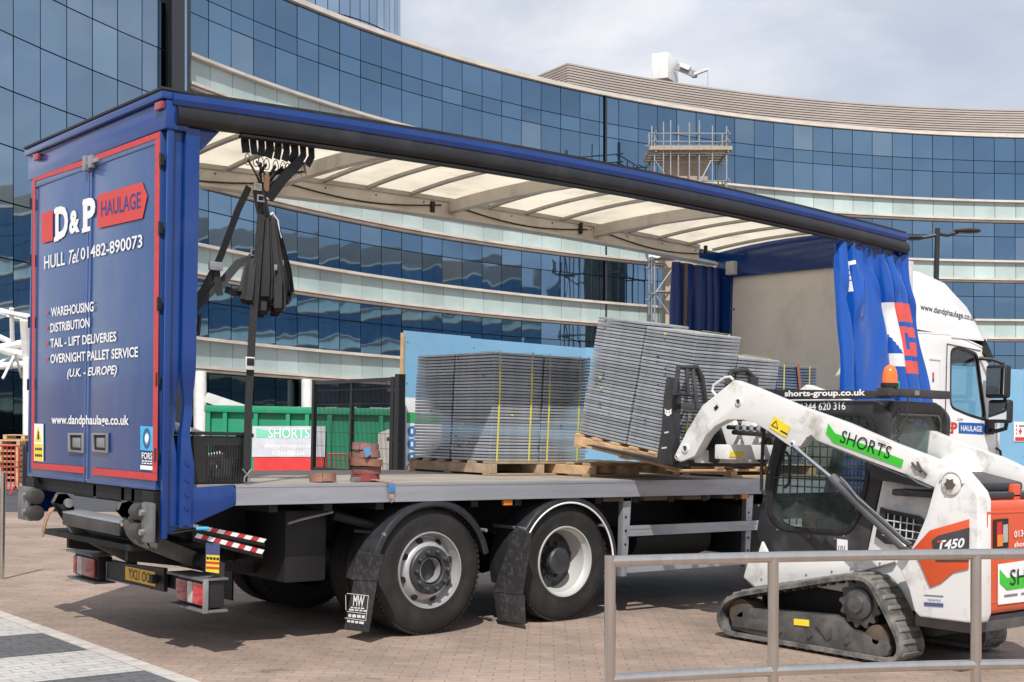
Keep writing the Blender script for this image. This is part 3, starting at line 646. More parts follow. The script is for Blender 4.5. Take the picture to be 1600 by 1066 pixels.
fz = sweep([(2.40,-.02),(2.50,-.02),(2.50,-.165),(2.40,-.165)], [x for x in XS if .1 < x < 7.95]).build('far_cant_rail', M_creamr, TR, smooth=0)
sweep([(2.36,-.168),(2.52,-.168),(2.52,-.195),(2.36,-.195)], [x for x in XS if .1 < x < 8.1]).build('curtain_track', M_creamr, fz, smooth=0)
sweep([(2.385,.01),(2.40,.01),(2.40,-.035),(2.385,-.035)], [x for x in XS if .1 < x < 7.95]).build('rail_lip', M_bow, fz, smooth=0)
sweep([(2.52,-.0),(2.57,0),(2.57,-.12),(2.52,-.12)]).build('roof_rail', M_blue, TR, smooth=0)
for x0 in (.35,2.12,4.1,6.1):
    pts = []
    for k, x in enumerate([x0+.1+1.75*i/14 for i in range(15)]):
        if x < 7.9: pts.append((x, 2.39, zr(x)-.075-.075*math.sin(math.pi*i_ if False else math.pi*k/14)))
    MB().tube(pts, .007, 6).build('wiring', M_blk, fz)
    MB().box(x0+1.72, 2.375, zr(x0)-.15, x0+1.76, 2.40, zr(x0)-.03).build('rail_bracket', M_dark, fz, smooth=0)
for k in range(14): MB().cyl((.4+.56*k,2.401,zr(.4+.56*k)-.07), (.4+.56*k,2.393,zr(.4+.56*k)-.07), .008, 6).build('rivet', M_dark, fz)
beams = (2.12,4.10,6.08)
for x in beams:
    rows_ = []
    n = 12; vs = []
    for i in range(n+1):
        y = .03+2.36*i/n; z = zr(x)-.03+arch(y)*.55
        vs += [(x-.04,y,z-.115),(x+.04,y,z-.115),(x+.04,y,z),(x-.04,y,z)]
    fs = [(0,1,2,3), tuple(n*4+k for k in (3,2,1,0))]
    for i in range(n): fs += [(i*4+k, (i+1)*4+k, (i+1)*4+(k+1) % 4, i*4+(k+1) % 4) for k in range(4)]
    MB().add(vs, fs).build('roof_beam', M_creamr, TR, smooth=0)
for x in (.22,.72,1.18,1.65,2.61,3.1,3.6,4.59,5.08,5.58,6.57,7.06,7.56,8.0):
    vs = []; n = 14
    for i in range(n+1):
        y = .03+2.38*i/n; z = zr(x)-.018+arch(y)
        vs += [(x-.022,y,z-.028),(x+.022,y,z-.028),(x+.022,y,z),(x-.022,y,z)]
    fs = [(0,1,2,3), tuple(n*4+k for k in (3,2,1,0))]
    for i in range(n): fs += [(i*4+k, (i+1)*4+k, (i+1)*4+(k+1) % 4, i*4+(k+1) % 4) for k in range(4)]
    MB().add(vs, fs).build('roof_bow', M_bow, TR, smooth=0)
# ---- deck and side rails
MB().box(.02, .045, 1.09, 8.28, 2.505, 1.186).build('deck', M_deck, TR, smooth=0)
nr = MB().box(.50, .0, 1.165, 8.32, .045, 1.183).box(.50, .004, 1.055, 8.32, .02, 1.165).box(.50, .0, 1.042, 8.32, .045, 1.056).build('side_rail', M_alu, TR)
MB().box(.2, 2.505, 1.042, 8.32, 2.545, 1.183).build('side_rail', M_alu, TR)
for k in range(18): MB().box(.35+.45*k, .05, .985, .42+.45*k, 2.5, 1.088).build('cross_bearer', M_dark, TR, smooth=0)
M_brn = mat('brown_bearer_pad', (.16,.12,.09), .8)
for x in (4.05,4.55,5.05,5.6): MB().box(x, .06, 1.0, x+.36, .3, 1.088).build('bearer_pad', M_brn, TR, smooth=0)
for y0 in (.84,1.63): MB().box(.55, y0, .70, 10.1, y0+.08, .985).build('chassis_rail', M_dark, TR, smooth=0)
for x in (.6,1.4,2.9,4.4,5.9,7.2): MB().box(x, .92, .74, x+.1, 1.63, .94).build('chassis_crossmember', M_dark, TR, smooth=0)
for x in (2.21,3.61): MB().cyl((x,.35,.505), (x,2.2,.505), .09, 14).lathe([(.09,-.3),(.2,-.12),(.2,.12),(.09,.3)], (x,1.275,.5), (0,1,0), 16).build('axle', M_dark, TR)
MB().cyl((4.7,.45,.62), (5.7,.45,.62), .16, 20).build('air_tank', M_dark, TR); MB().box(5.9, .12, .45, 7.0, .7, .95).build('fuel_tank', M_dark, TR, bev=.06)
MB().box(4.6, 1.7, .45, 6.4, 2.4, .95).build('battery_box', M_dark, TR, bev=.02)
MB().box(1.05, .25, .45, 1.4, 1.0, .98).box(.95,1.0,.55,1.2,2.3,.95).build('power_pack_light_block', M_dark, TR, bev=.02)  # power pack, enlarged by an added cross box to block light underneath
MB().tube([PY(.12,450,818), PY(.12,470,812), PY(.1,520,800)], .010, 6).build('release_handle', M_steel, TR)
MB().cyl(PY(.2,520,805), PY(.2,600,826), .035, 10).build('mudguard_stay', M_dark, TR)
# ---- side guards, markers
for x, z0 in ((4.29,.34),(5.93,.34)):
    b_ = MB().prism([(x,.06,1.03),(x+.10,.06,1.03),(x+.06,.06,z0),(x-.0,.06,z0)], (0,.06,0)).build('guard_bracket', M_alu, TR, bev=.004)
    for k in range(4): MB().cyl((x+.035,.061,.5+.12*k), (x+.035,.056,.5+.12*k), .012, 8).build('bracket_hole', M_dark, b_)
for z in (.695,.375): MB().box(4.335, .015, z, 7.05, .05, z+.035).box(4.335, .02, z+.035, 7.05, .05, z+.06).box(4.335, .015, z+.06, 7.05, .05, z+.09).build('side_guard', M_alu, TR)
for px, py in ((793,785.5),(1163,776)):
    c = PY(.03, px, py); MB().box(c.x-.045, .02, c.z-.022, c.x+.045, .05, c.z+.022).build('side_marker', M_ora, TR, bev=.005); MB().box(c.x-.03, .05, c.z-.01, c.x+.03, .09, c.z+.1).build('marker_bracket', M_dark, TR)
for z in (.375,.55,.695): MB().box(4.3, 2.49, z, 7.1, 2.53, z+.13).build('side_guard', M_dark, TR)  # far guards, added as a dark closing panel to keep light out
MB().box(6.55, .75, .42, 7.6, 1.6, .69).build('front_underbody_blocker', M_dark, TR, bev=.03)  # unseen box added under the chassis to block light from the far side
MB().box(4.9, .95, .35, 6.3, 1.6, .68).build('mid_underbody_blocker', M_dark, TR, bev=.05)  # another unseen dark box, added to deepen the shade under the deck
# ---- wheels
M_tyre = mat('tyre_rubber', (.012,.012,.012), .68, var=.25, vs=3, dirt=(.042,.039,.035), da=.5, ds=3, dlo=.48, dhi=.68, bump=.15, bs=40)
M_rim = mat('silver_rim', (.47,.47,.48), .38, metal=.5, var=.08, dirt=(.20,.16,.13), da=.5, ds=5)
M_rimw = mat('pale_rim', (.52,.52,.51), .42, metal=.2, var=.06, dirt=(.25,.22,.2), da=.35, ds=5)
M_hub = mat('hub_iron', (.045,.048,.055), .5, metal=.3, var=.2, dirt=(.15,.12,.10), da=.3, ds=9)
def tyre_mesh():
    R_, r_ = .507, .298
    prof = [(r_,.0),(r_+.012,-.008),(r_+.03,-.004),(.37,-.012),(.42,-.010),(.46,.004),(.485,.022),(.497,.034),(R_,.05)]
    gro = []
    for k in range(5):
        y0 = .055+k*.046; gro += [(R_,y0),(R_,y0+.034),(R_-.011,y0+.037),(R_-.011,y0+.043)]
    prof += gro[:-2]+[(R_,.25),(.49,.272),(.46,.295),(.40,.31),(r_,.30)]
    m = MB().lathe(prof, (0,0,0), (0,1,0), 72, caps=False)
    for k in range(72):     # shoulder lugs
        a = 2*math.pi*k/72; u = V((math.cos(a),0,math.sin(a))); t = V((-math.sin(a),0,math.cos(a)))
        m.obox(u*.499+V((0,.036,0)), u*.006, t*.015, V((0,.012,0)))
    return m.mesh('tyre', smooth=40)
T_me = tyre_mesh()
def wheel(x, y, kind, flip=False):
    w = part('wheel', TR); w.location = (x, y, .505)
    if flip: w.rotation_euler = (0,0,math.pi)
    link('tyre', T_me, M_tyre, w)
    if kind == 'drive':
        MB().lathe([(.302,.005),(.296,-.012),(.286,-.010),(.282,.02),(.262,.05),(.258,.075),(.25,.075),(.215,.028),(.19,.012),(.186,.012),(.18,.10),(.12,.10)], (0,0,0), (0,1,0), 48, caps=False).build('rim', M_rim, w)
        for k in range(8):
            a = 2*math.pi*k/8+.3; c = V((.232*math.cos(a), .047, .232*math.sin(a))); ax = V((math.cos(a)*.55,-1,math.sin(a)*.55)).normalized()
            MB().cyl(c+ax*.008, c-ax*.02, .027, 14).build('hand_hole', M_dark, w)
        MB().lathe([(.187,.03),(.187,-.012),(.178,-.022),(.118,-.026),(.110,-.02),(.108,.06),(0.001,.065)], (0,0,0), (0,1,0), 40, caps=False).build('hub', M_hub, w)
        MB().lathe([(.105,.06),(.10,-.005),(.094,-.01),(.088,.055)], (0,0,0), (0,1,0), 32, caps=False).build('hub_ring', M_rim, w)
        for k in range(10):
            a = 2*math.pi*k/10; c = V((.148*math.cos(a), -.024, .148*math.sin(a)))
            MB().lathe([(.024,0),(.024,-.006),(.019,-.008),(.018,-.03),(.012,-.036),(.0008,-.037)], c, (0,1,0), 8, caps=False).build('wheel_nut', M_hub, w)
    else:
        MB().lathe([(.302,.005),(.296,-.012),(.286,-.010),(.278,.03),(.262,.05),(.258,.13),(.245,.165),(.236,.19)], (0,0,0), (0,1,0), 56, caps=False).build('rim', M_rimw, w)
        MB().lathe([(.237,.188),(.205,.178),(.17,.168),(.12,.168),(.001,.169)], (0,0,0), (0,1,0), 48, caps=False).build('rim_disc', M_hub, w)
        for k in range(8):
            a = 2*math.pi*k/8+.2; c = V((.205*math.cos(a), .176, .205*math.sin(a)))
            MB().cyl(c, c+V((0,-.006,0)), .024, 14).build('hand_hole', M_blk, w)
        MB().lathe([(.115,.168),(.112,.07),(.10,.055),(.06,.05),(.001,.05)], (0,0,0), (0,1,0), 32, caps=False).build('hub', M_hub, w)
        for k in range(10):
            a = 2*math.pi*k/10; c = V((.145*math.cos(a), .166, .145*math.sin(a)))
            MB().cyl(c, c+V((0,-.03,0)), .017, 6).build('wheel_nut', M_hub, w)
    return w
for x in (2.21,3.61): MB().prism([(x+.6*math.cos(rad(a)),2.5,.5+.56*math.sin(rad(a))) for a in range(0,181,15)]+[(x+.57*math.cos(rad(a)),2.5,.5+.53*math.sin(rad(a))) for a in range(180,-1,-15)], (0,-.36,0)).build('mudguard', M_dark, TR)  # far mudguards, added to cut the light around the far wheels
MB().box(1.52, 1.95, .1, 1.535, 2.5, .6).build('mud_flap', M_dark, TR)  # far flap, added likewise to darken the underside
wheel(2.21, .05, 'drive'); wheel(3.61, .05, 'tag')
wheel(2.21, 2.50, 'drive', True); wheel(3.61, 2.50, 'tag', True); wheel(9.15, .06, 'drive'); wheel(9.15, 2.49, 'drive', True)
for x, y in ((2.21,.42),(2.21,1.83)): t_ = link('inner_tyre', T_me, M_tyre, TR); t_.location = (x,y,.505)
M_plast = mat('mudguard_plastic', (.020,.022,.026), .32, var=.15, vs=3, dirt=(.10,.095,.09), da=.3, ds=4)
def guard(x, a0, a1, trim):
    n = 30; R_ = .548; g = MB(); rows_ = []
    prof = [(R_+.03,.03),(R_+.012,.005),(R_-.02,.0),(R_-.035,.012),(R_-.014,.02),(R_-.004,.035),(R_-.002,.36),(R_+.012,.36)]
    vs = []
    for i in range(n+1):
        a = rad(a0+(a1-a0)*i/n)
        vs += [(x+r*math.cos(a), y, .485+r*math.sin(a)) for r, y in prof]
    m = len(prof); fs = [tuple(range(m)), tuple(n*m+k for k in range(m-1,-1,-1))]
    for i in range(n): fs += [(i*m+k, (i+1)*m+k, (i+1)*m+(k+1) % m, i*m+(k+1) % m) for k in range(m)]
    o = g.add(vs, fs).build('mudguard', M_plast, TR, smooth=40)
    if trim: MB().tube([(x+(R_-.03)*math.cos(rad(a)), .004, .485+(R_-.03)*math.sin(rad(a))) for a in range(int(min(a0,a1)), int(max(a0,a1))+1, 5)], .008, 6).build('trim', M_whp, o)
    return o
guard(2.21, 14, 184, False); guard(3.61, 2, 196, True)
for x, y in ((1.75,.03),(2.72,.03),(3.12,.03),(4.0,.03)): MB().cyl((x,.0,.80), (x,.4,.80), .014, 8).build('guard_stay', M_steel, TR)
# ---- mud flaps
M_flap = mat('mud_flap', (.030,.030,.032), .6, var=.2, vs=6, dirt=(.10,.10,.10), da=.5, ds=25, dlo=.5, dhi=.62)
def flap(pts, th=.012, nm='mud_flap'):
    return MB().prism(pts, (th,0,0)).build(nm, M_flap, TR, bev=.003)
XF = 1.58
f1 = flap([PX(XF,553,904), PX(XF,588,906), PX(XF,575,988), PX(XF,537,984)])
MB().prism([PX(XF-.004,560,862), PX(XF-.004,600,868), PX(XF-.004,588,908), PX(XF-.004,548,906)], (.02,0,0)).build('flap_hanger', M_flap, f1)
def fx(zx, zy): return PX(XF-.003, 530+zx*.075, 910+zy*.075)
text_on('MW', fx(285,495), fx(515,515), fx(300,265), M_whp, f1, bold=.03); dashes(fx(240,540), fx(520,565), fx(240,505), M_whp, f1); dashes(fx(205,588), fx(570,620), fx(205,548), M_whp, f1)
dashes(fx(190,730), fx(530,762), fx(195,650), M_whp, f1); dashes(fx(165,835), fx(510,880), fx(170,775), M_whp, f1)
for a, b_ in (((160,600),(560,650)),((120,735),(560,795)),((160,225),(615,275))): p, q = fx(*a), fx(*b_); decal([p, q, q-V((0,0,.004)), p-V((0,0,.004))], (-.001,0,0), M_whp, f1, 'printed_line')
for a, b_ in (((135,260),(140,580)),((610,275),(555,790))): MB().tube([fx(*a), fx(*b_)], .0018, 5).build('printed_line', M_whp, f1)
XG = 3.02
f2 = flap([PX(XG,771,922), PX(XG,818,931), PX(XG,820,975), PX(XG,777,969)])
MB().prism([PX(XG-.004,805,822), PX(XG-.004,828,834), PX(XG-.004,814,930), PX(XG-.004,769,924), PX(XG-.004,790,868)], (.02,0,0)).build('flap_hanger', M_flap, f2)
# ---- rear lamps, plate, tail lift
def lamp(y0, y1, mirror):
    l_ = part('rear_lamp', TR); z0, z1_ = .335, .52; x = .36
    MB().box(x, y0, z0, x+.12, y1, z1_).build('lamp_housing', M_blk, l_, bev=.012)
    segs = [(0,.40,M_redl),(.40,.60,M_whl),(.60,1,M_redl2)] if not mirror else [(0,.55,M_redl2),(.55,.82,M_whl),(.82,1,M_redl2)]
    w = y1-y0-.05
    for a, b_, m in segs: MB().box(x-.025, y0+.025+a*w+.002, z0+.015, x, y0+.025+b_*w-.002, z1_-.02).build('lens', m, l_, bev=.01)
    MB().box(x-.06, y0-.02, z1_+.005, x+.14, y1+.05, z1_+.022).build('lamp_hood', M_buf, l_, bev=.005)
    MB().box(x-.04, y0-.02, z0-.03, x+.14, y1+.05, z0-.012).build('lamp_tray', M_buf, l_, bev=.005)
    if not mirror: MB().box(x-.05, y0-.025, z0-.03, x-.012, y0-.008, z1_+.02).build('lamp_guard', M_steel, l_, bev=.004)
lamp(.07, .56, False); lamp(1.99, 2.48, True)
MB().box(.46, .3, .38, .56, 2.25, .48).build('underrun_bar', M_dark, TR, bev=.01)
pb = MB().prism([PX(.40,167,877), PX(.40,256,888), PX(.40,256,925), PX(.40,167,905)], (.03,0,0)).build('plate_holder', M_blk, TR)
MB().tube([PX(.395,167,878), PX(.395,167,905), PX(.395,235,920)], .006, 6).build('plate_edge', M_steel, pb)
MB().prism([PX(.398,196.5,884.5), PX(.398,243,894), PX(.398,243,916.5), PX(.398,196.5,905.5)], (-.004,0,0)).build('number_plate', M_yel, pb)
text_on('YX21 OOV', PX(.392,200.5,903.5), PX(.392,240,913), PX(.392,200.5,888), M_ink, pb, bold=.01)
c = PX(.37,240.5,905); MB().box(c.x-.03, c.y-.04, c.z-.03, c.x+.02, c.y+.03, c.z+.03).build('plate_lamp', M_blk, pb, bev=.006)
M_arm = mat('lift_arm_steel', (.135,.128,.118), .5, metal=.2, var=.25, vs=5, dirt=(.06,.05,.045), da=.6, ds=6)
def arm(y, ps, m=M_arm, w=.06, nm='lift_arm'):
    return MB().prism([PY(y,*p) for p in ps], (0,w,0)).build(nm, m, TR, bev=.006)
ya, yb = .47, 1.62
pz = lambda y, p: PY(y,*p)
arm(ya, [(187,797),(191,787),(203,784),(216,791),(219,801),(207,803),(198,808),(197,822),(203,838),(214,851),(235,860),(350,905),(352,880),(246,838),(240,848),(222,835),(212,815),(214,806)])
arm(yb, [(86,785),(92,773),(104,773),(112,782),(110,796),(104,806),(106,820),(114,834),(140,848),(215,886),(215,870),(150,838),(128,824),(118,806),(116,790)])
for y, c, c2 in ((ya,(208,799),(214,833)),(yb,(106,786),(112,812))):
    for q in (c, c2): p = PY(y,*q); MB().cyl(p+V((0,-.035,0)), p+V((0,.1,0)), .035 if q is c else .028, 16).build('pivot_pin', M_steel, TR, bev=.004)
for y in (ya+.02, yb+.02):
    for k in range(3): p = PY(y,208 if y < 1 else 106,799 if y < 1 else 786); MB().lathe([(.05,0),(.055,.01),(.05,.02)], p+V((0,.02+.025*k,0)), (0,1,0), 16).build('lift_washer', M_arm, TR)
a, b_ = PX(-.06,98,801), PX(-.06,191,818); a.y = 1.60; b_.y = .56
MB().prism([(-.08,b_.y,b_.z),(-.08,a.y,a.z),(.05,a.y,a.z+.015),(.05,b_.y,b_.z+.015)], (0,0,.012)).build('platform_edge', M_alu, TR, bev=.003)
MB().prism([(-.08,b_.y,b_.z-.003),(-.08,a.y,a.z-.003),(-.065,a.y,a.z-.003),(-.065,b_.y,b_.z-.003)], (0,0,-.085)).build('platform_front', M_lift, TR, bev=.003)
MB().box(.0, .55, .70, 1.1, 2.2, .745).build('folded_platform', M_dark, TR, bev=.008)
for y in (.7,1.8): MB().prism([(.05,y,.72),(1.3,y,.50),(1.3,y,.44),(.05,y,.62)], (0,.05,0)).build('lift_link', M_dark, TR)
MB().cyl((.5,.35,.62), (.5,2.2,.62), .07, 14).build('lift_torsion_tube', M_dark, TR)
MB().cyl((.35,1.1,.7), (1.4,1.1,.55), .045, 12).cyl((.35,1.45,.7), (1.4,1.45,.55), .045, 12).build('lift_ram', M_dark, TR)
for px in (152,196,212): c = PX(.02,px,765); MB().box(.0, c.y-.03, 1.04, .08, c.y+.03, 1.15).build('door_keeper', M_lift, TR, bev=.004)
MB().box(.0, .1, 1.045, .1, 2.45, 1.145).build('rear_sill', M_dark, TR, bev=.006)
# chevron arms of the tail lift
for (p0, p1, h) in (((298,817),(414,841),7.5),((306,832),(411,858),8.5)):
    cb_ = MB().prism([PY(.1,*p0), PY(.1,*p1), PY(.1,p1[0],p1[1]+h+6), PY(.1,p0[0],p0[1]+h+6)], (0,.05,0)).build('marker_board', M_dark, TR, bev=.003)
    n = 11
    for i in range(n):
        t0, t1 = i/n, (i+1)/n; L_ = lambda t, dy: PY(.098, p0[0]+(p1[0]-p0[0])*t, p0[1]+(p1[1]-p0[1])*t+dy)
        sl2 = .05
        decal([L_(t0+.02,1), L_(t1+.02,1), L_(t1-.02,h), L_(t0-.02,h)], (0,-.002,0), M_red if i % 2 else M_whp, cb_, 'chevron')
fl = MB().prism([PY(.06,322,848), PY(.06,344,849), PY(.06,342,897), PY(.06,321,894)], (0,.004,0)).build('warning_flag', M_slate, TR)
decal([PY(.058,322.5,867), PY(.058,343,868), PY(.058,342,896), PY(.058,321.5,893)], (0,-.001,0), M_sticky, fl, 'flag_panel')
for yy in (877,885): decal([PY(.056,322,yy), PY(.056,342.5,yy+1.5), PY(.056,342.5,yy+5), PY(.056,322,yy+3.5)], (0,-.001,0), M_redp, fl, 'flag_stripe')
dashes(PY(.055,323,874.5), PY(.055,342,876), PY(.055,323,869.5), M_ink, fl)
MB().tube([PY(.02,306,826), PY(.0,326,826)], .012, 8).build('cable_sleeve', M_cyan, TR)
for k in range(3): MB().tube([PY(.02,268,824+k*5), PY(.0,290,822+k*4), PY(.02,306,826+k)], .006, 6).build('cable', M_dark, TR)
# ---- bulkhead
bk = MB().box(8.24, .10, 1.187, 8.28, 2.30, 3.48).build('bulkhead', M_bulk, TR)
for z in (1.6,2.1,2.6,3.1): MB().cyl((8.24,2.27,z), (8.232,2.27,z), .012, 6).build('bolt', M_dark, bk)
MB().prism([(8.2,.06,3.482),(8.2,2.53,3.482)]+[(8.2,2.53-2.47*k/10,zr(8.2)-.016+arch(2.53-2.47*k/10)) for k in range(11)], (.12,0,0)).build('bulkhead_header', M_blue, TR)
for y0, y1 in ((2.302,2.53),(.02,.098)): MB().box(8.2, y0, 1.187, 8.32, y1, 3.478).build('bulkhead_post', M_blue, TR, bev=.006)
MB().box(8.12, 2.2, 3.5, 8.2, 2.32, 3.66).build('junction_box', M_ltgrey, TR, bev=.01)
# ---- curtains
M_pvc = mat('blue_pvc_curtain', (.004,.072,.37), .17, var=.05, vs=2, coat=.25)
M_pvcw = mat('white_pvc_print', (.74,.74,.75), .28, coat=.25); M_pvcr = mat('red_pvc_print', (.62,.075,.055), .28, coat=.25)
def curtain(fn, nu, nv, mats, pick, nm, nrm):
    rows_ = [[fn(u/nu, v/nv) for u in range(nu+1)] for v in range(nv+1)]
    me = MB().sheet(rows_, .004, nrm).mesh(nm, smooth=80)
    for m in mats: me.materials.append(m)
    nf = nu*nv
    for i, p in enumerate(me.polygons):
        if i < 2*nf: j = i % nf; p.material_index = pick((j % nu+.5)/nu, (j//nu+.5)/nv)
    return link(nm, me, None, TR)
def near_c(u, v):
    z = 3.545-v*2.52
    xl = 7.20+.03*v; xr = 8.36+.42*v
    ph = 5.1*u+.55*math.sin(u*7.3+.6)+.28*v*math.sin(u*6.1+1)+.10*math.sin(v*5+u*4)
    pin = 1-math.exp(-v*7)
    w = math.sin(ph*2*math.pi); s_ = math.copysign(abs(w)**.6, w)
    amp = (.045+.035*math.sin(u*11+.5))*(1-.35*v)+.012
    sag = .035*math.exp(-((v-.16-.10*math.sin(u*13))/.05)**2)*math.sin(u*23)        # creases where the cloth is gathered under the track
    top = .03*math.exp(-v*14)*math.sin(u*61)
    x = xl+(xr-xl)*u+.045*math.cos(ph*2*math.pi)*pin
    y = .02-.30*v*(.55+.45*u)+s_*amp*(.45+.55*pin)+sag+top+.010*math.sin(v*9+u*17)+.006*math.sin(v*23+u*31)
    return (x, y, z+.035*math.exp(-v*10)*math.sin(u*40))
def pick(u, v):
    if .50+.03*(1-v) < u < .69 and .21 < v < .475:
        if abs((u-.565)-(v-.30)*.55) < .035 and .27 < v < .42: return 0
        return 1
    if .69 <= u < .93 and .205 < v < .5:
        if .285 < v < .305 or .425 < v < .445: return 0
        if .33 < v < .40 and (.76 < u < .83 or (u >= .83 and .345 < v < .37)): return 0
        return 2
    if (.125 < u < .20 and .065 < v < .08) or (.14 < u < .165 and .08 < v < .185 and (v*100) % 2 < 1.7): return 1
    if abs(u-.72) < .008 and .545 < v < .66: return 1
    if abs(u-.72) < .022 and (.545 < v < .555 or .65 < v < .662): return 1
    return 0
curtain(near_c, 230, 190, [M_pvc, M_pvcw, M_pvcr], pick, 'side_curtain', (0,.5,0))
M_pvcd = mat('blue_pvc_shaded', (.006,.035,.20), .35, var=.1, vs=2)  # same blue PVC, with the far curtain's shade put into its colour
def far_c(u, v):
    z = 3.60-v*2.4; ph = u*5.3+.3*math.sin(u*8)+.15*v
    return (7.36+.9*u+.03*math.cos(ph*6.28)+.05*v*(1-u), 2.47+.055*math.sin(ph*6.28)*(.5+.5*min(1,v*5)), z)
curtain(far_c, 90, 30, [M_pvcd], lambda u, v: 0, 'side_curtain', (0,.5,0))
MB().strap([(7.52,2.395,3.58),(7.53,2.39,2.6),(7.54,2.39,1.4)], (1,0,0), .05).build('curtain_strap', M_brn, TR)
# ---- cab
M_cab = mat('white_cab_paint', (.78,.78,.78), .22, var=.03, vs=1, coat=.4, dirt=(.5,.48,.45), da=.15)
M_seal = mat('window_seal', (.010,.010,.011), .4)
M_win = clear_glass('cab_window_glass', (.90,.95,.95)); M_int = mat('cab_interior', (.03,.032,.036), .7)
CO = [(8.62,.85),(8.62,2.0),(8.62,2.74),(9.4,2.76),(10.03,2.63),(10.2,2.1),(10.36,1.6),(10.38,.85)]
CI = [(9.32,1.96),(9.31,2.2),(9.30,2.60),(9.46,2.635),(9.85,2.58),(9.99,2.1),(10.07,1.83),(9.7,1.88)]
for y0, s_ in ((.03,1),(2.52,-1)):
    sd_ = MB().frame(round_poly([(x,y0,z) for x, z in CO], .05), round_poly([(x,y0,z) for x, z in CI], .09), (0,.05*s_,0)).build('cab_side', M_cab, TR, bev=.006)
    cx_ = sum(x for x, z in CI)/8; cz_ = sum(z for x, z in CI)/8
    MB().frame(round_poly([(cx_+(x-cx_)*1.03,y0-.004*s_,cz_+(z-cz_)*1.04) for x, z in CI], .09), round_poly([(cx_+(x-cx_)*.95,y0-.004*s_,cz_+(z-cz_)*.95) for x, z in CI], .08), (0,.03*s_,0)).build('window_seal', M_seal, sd_, bev=.003)
    MB().prism([(cx_+(x-cx_)*.95,y0+.012*s_,cz_+(z-cz_)*.95) for x, z in CI], (0,.006*s_,0)).build('window_pane', M_win, sd_, smooth=0)
    if s_ == 1:
        for a, b_ in (((9.22,.9),(9.22,2.66)),((9.22,2.66),(9.9,2.62))): MB().bar((a[0],y0-.001,a[1]), (b_[0],y0-.001,b_[1]), .008, .012, (0,1,0)).build('door_gap', M_seal, sd_, smooth=0)
        MB().frame([(8.84,.028,1.5),(9.12,.028,1.5),(9.12,.028,2.5),(8.84,.028,2.5)], [(8.87,.028,1.53),(9.09,.028,1.53),(9.09,.028,2.47),(8.87,.028,2.47)], (0,-.008,0)).build('side_panel', M_cab, sd_, bev=.003)
        text_on('&P', PY(.027,1473.5,677), PY(.027,1496,678.5), PY(.027,1473.5,658.5), M_redp, sd_, bold=.045)
        decal([PY(.027,1498,660), PY(.027,1536.6,661.5), PY(.027,1540,668.5), PY(.027,1536.6,679), PY(.027,1498,677)], (0,-.001,0), mat('blue_arrow_print',(.01,.10,.42),.4), sd_, 'arrow_panel')
        text_on('HAULAGE', PY(.024,1501.5,673.5), PY(.024,1534.5,675), PY(.024,1501.5,664.5), M_whp, sd_, bold=.02)
        text_on('330', PY(.027,1495,657.5), PY(.027,1505,658), PY(.027,1495,653.5), M_ink, sd_, shear=.3)
        for i, (m_, dx) in enumerate(((M_redp,0),(M_slate,.02))): decal([PY(.027,1457,582+i*8), PY(.027,1459.5,582+i*8), PY(.027,1459.5,589+i*8), PY(.027,1457,589+i*8)], (0,-.001,0), m_, sd_, 'flag_sticker')
MB().box(8.6, .08, .85, 8.66, 2.47, 2.74).build('cab_back', M_cab, TR); MB().prism([(8.6,.03,2.762),(9.4,.03,2.782),(10.02,.03,2.66),(10.05,.03,2.635),(9.4,.03,2.762),(8.6,.03,2.742)], (0,2.49,0)).build('cab_roof', M_cab, TR)
MB().prism([(10.39,.08,.6),(10.40,.08,1.6),(10.35,.08,1.62),(10.34,.08,.6)], (0,2.39,0)).build('cab_front', M_cab, TR, bev=.01)
MB().prism([(10.36,.08,1.63),(10.05,.08,2.62),(10.035,.08,2.62),(10.345,.08,1.63)], (0,2.39,0)).build('windscreen', M_win, TR)
MB().box(8.7, .1, .85, 10.3, 2.45, .95).box(9.8, .1, 1.3, 10.28, 2.45, 1.78).build('cab_floor', M_int, TR)
for y0 in (.3,1.6): MB().box(9.0, y0, 1.1, 9.5, y0+.55, 1.55).prism([(8.95,y0,1.5),(9.12,y0,1.5),(9.0,y0,2.25),(8.88,y0,2.25)], (0,.55,0)).build('cab_seat', M_int, TR, bev=.05)
MB().tube([V((9.72,.6,1.98))+V((.08*math.sin(a),.2*math.cos(a),.2*math.sin(a))) for a in [k*math.pi/10 for k in range(20)]], .016, 8, closed=True).build('steering_wheel', M_int, TR)
# deflector
def dsec(y, ins, dz): return [(8.55+ins*.2,y,2.79),(8.55+ins*.2,y,3.36+dz),(8.75,y,3.36+dz),(9.25,y,3.28+dz),(9.62-ins,y,3.10+dz),(9.83-ins,y,2.92),(9.98-ins,y,2.74)]
secs = [dsec(.06,.0,-.0), dsec(.045,.0,-.0), dsec(.10,.02,.06), dsec(.5,-.10,.10), dsec(1.275,-.16,.12), dsec(2.05,-.10,.10), dsec(2.45,.02,.06), dsec(2.5,0,0)]
m_ = len(secs[0]); vs = [p for s_ in secs[1:] for p in s_]; ns = len(secs)-1
fs = [tuple(range(m_)), tuple((ns-1)*m_+k for k in range(m_-1,-1,-1))]+[(i*m_+k, (i+1)*m_+k, (i+1)*m_+(k+1) % m_, i*m_+(k+1) % m_) for i in range(ns-1) for k in range(m_)]
df = MB().add(vs, fs).build('roof_deflector', M_cab, TR, smooth=50)
text_on('www.dandphaulage.co.uk', PY(.041,1438.5,487), PY(.041,1525,505), PY(.041,1438.5,474), M_ink, df, bold=.008)
MB().box(8.345, .0, 2.2, 8.5, .05, 3.5).prism([(8.345,.02,3.5),(8.42,.02,3.72),(8.345,.02,3.74)], (0,.04,0)).build('body_fairing', M_ltgrey, TR, bev=.01)
MB().box(9.3, .02, 2.735, 10.02, .05, 2.765).build('gutter', M_cab, df)
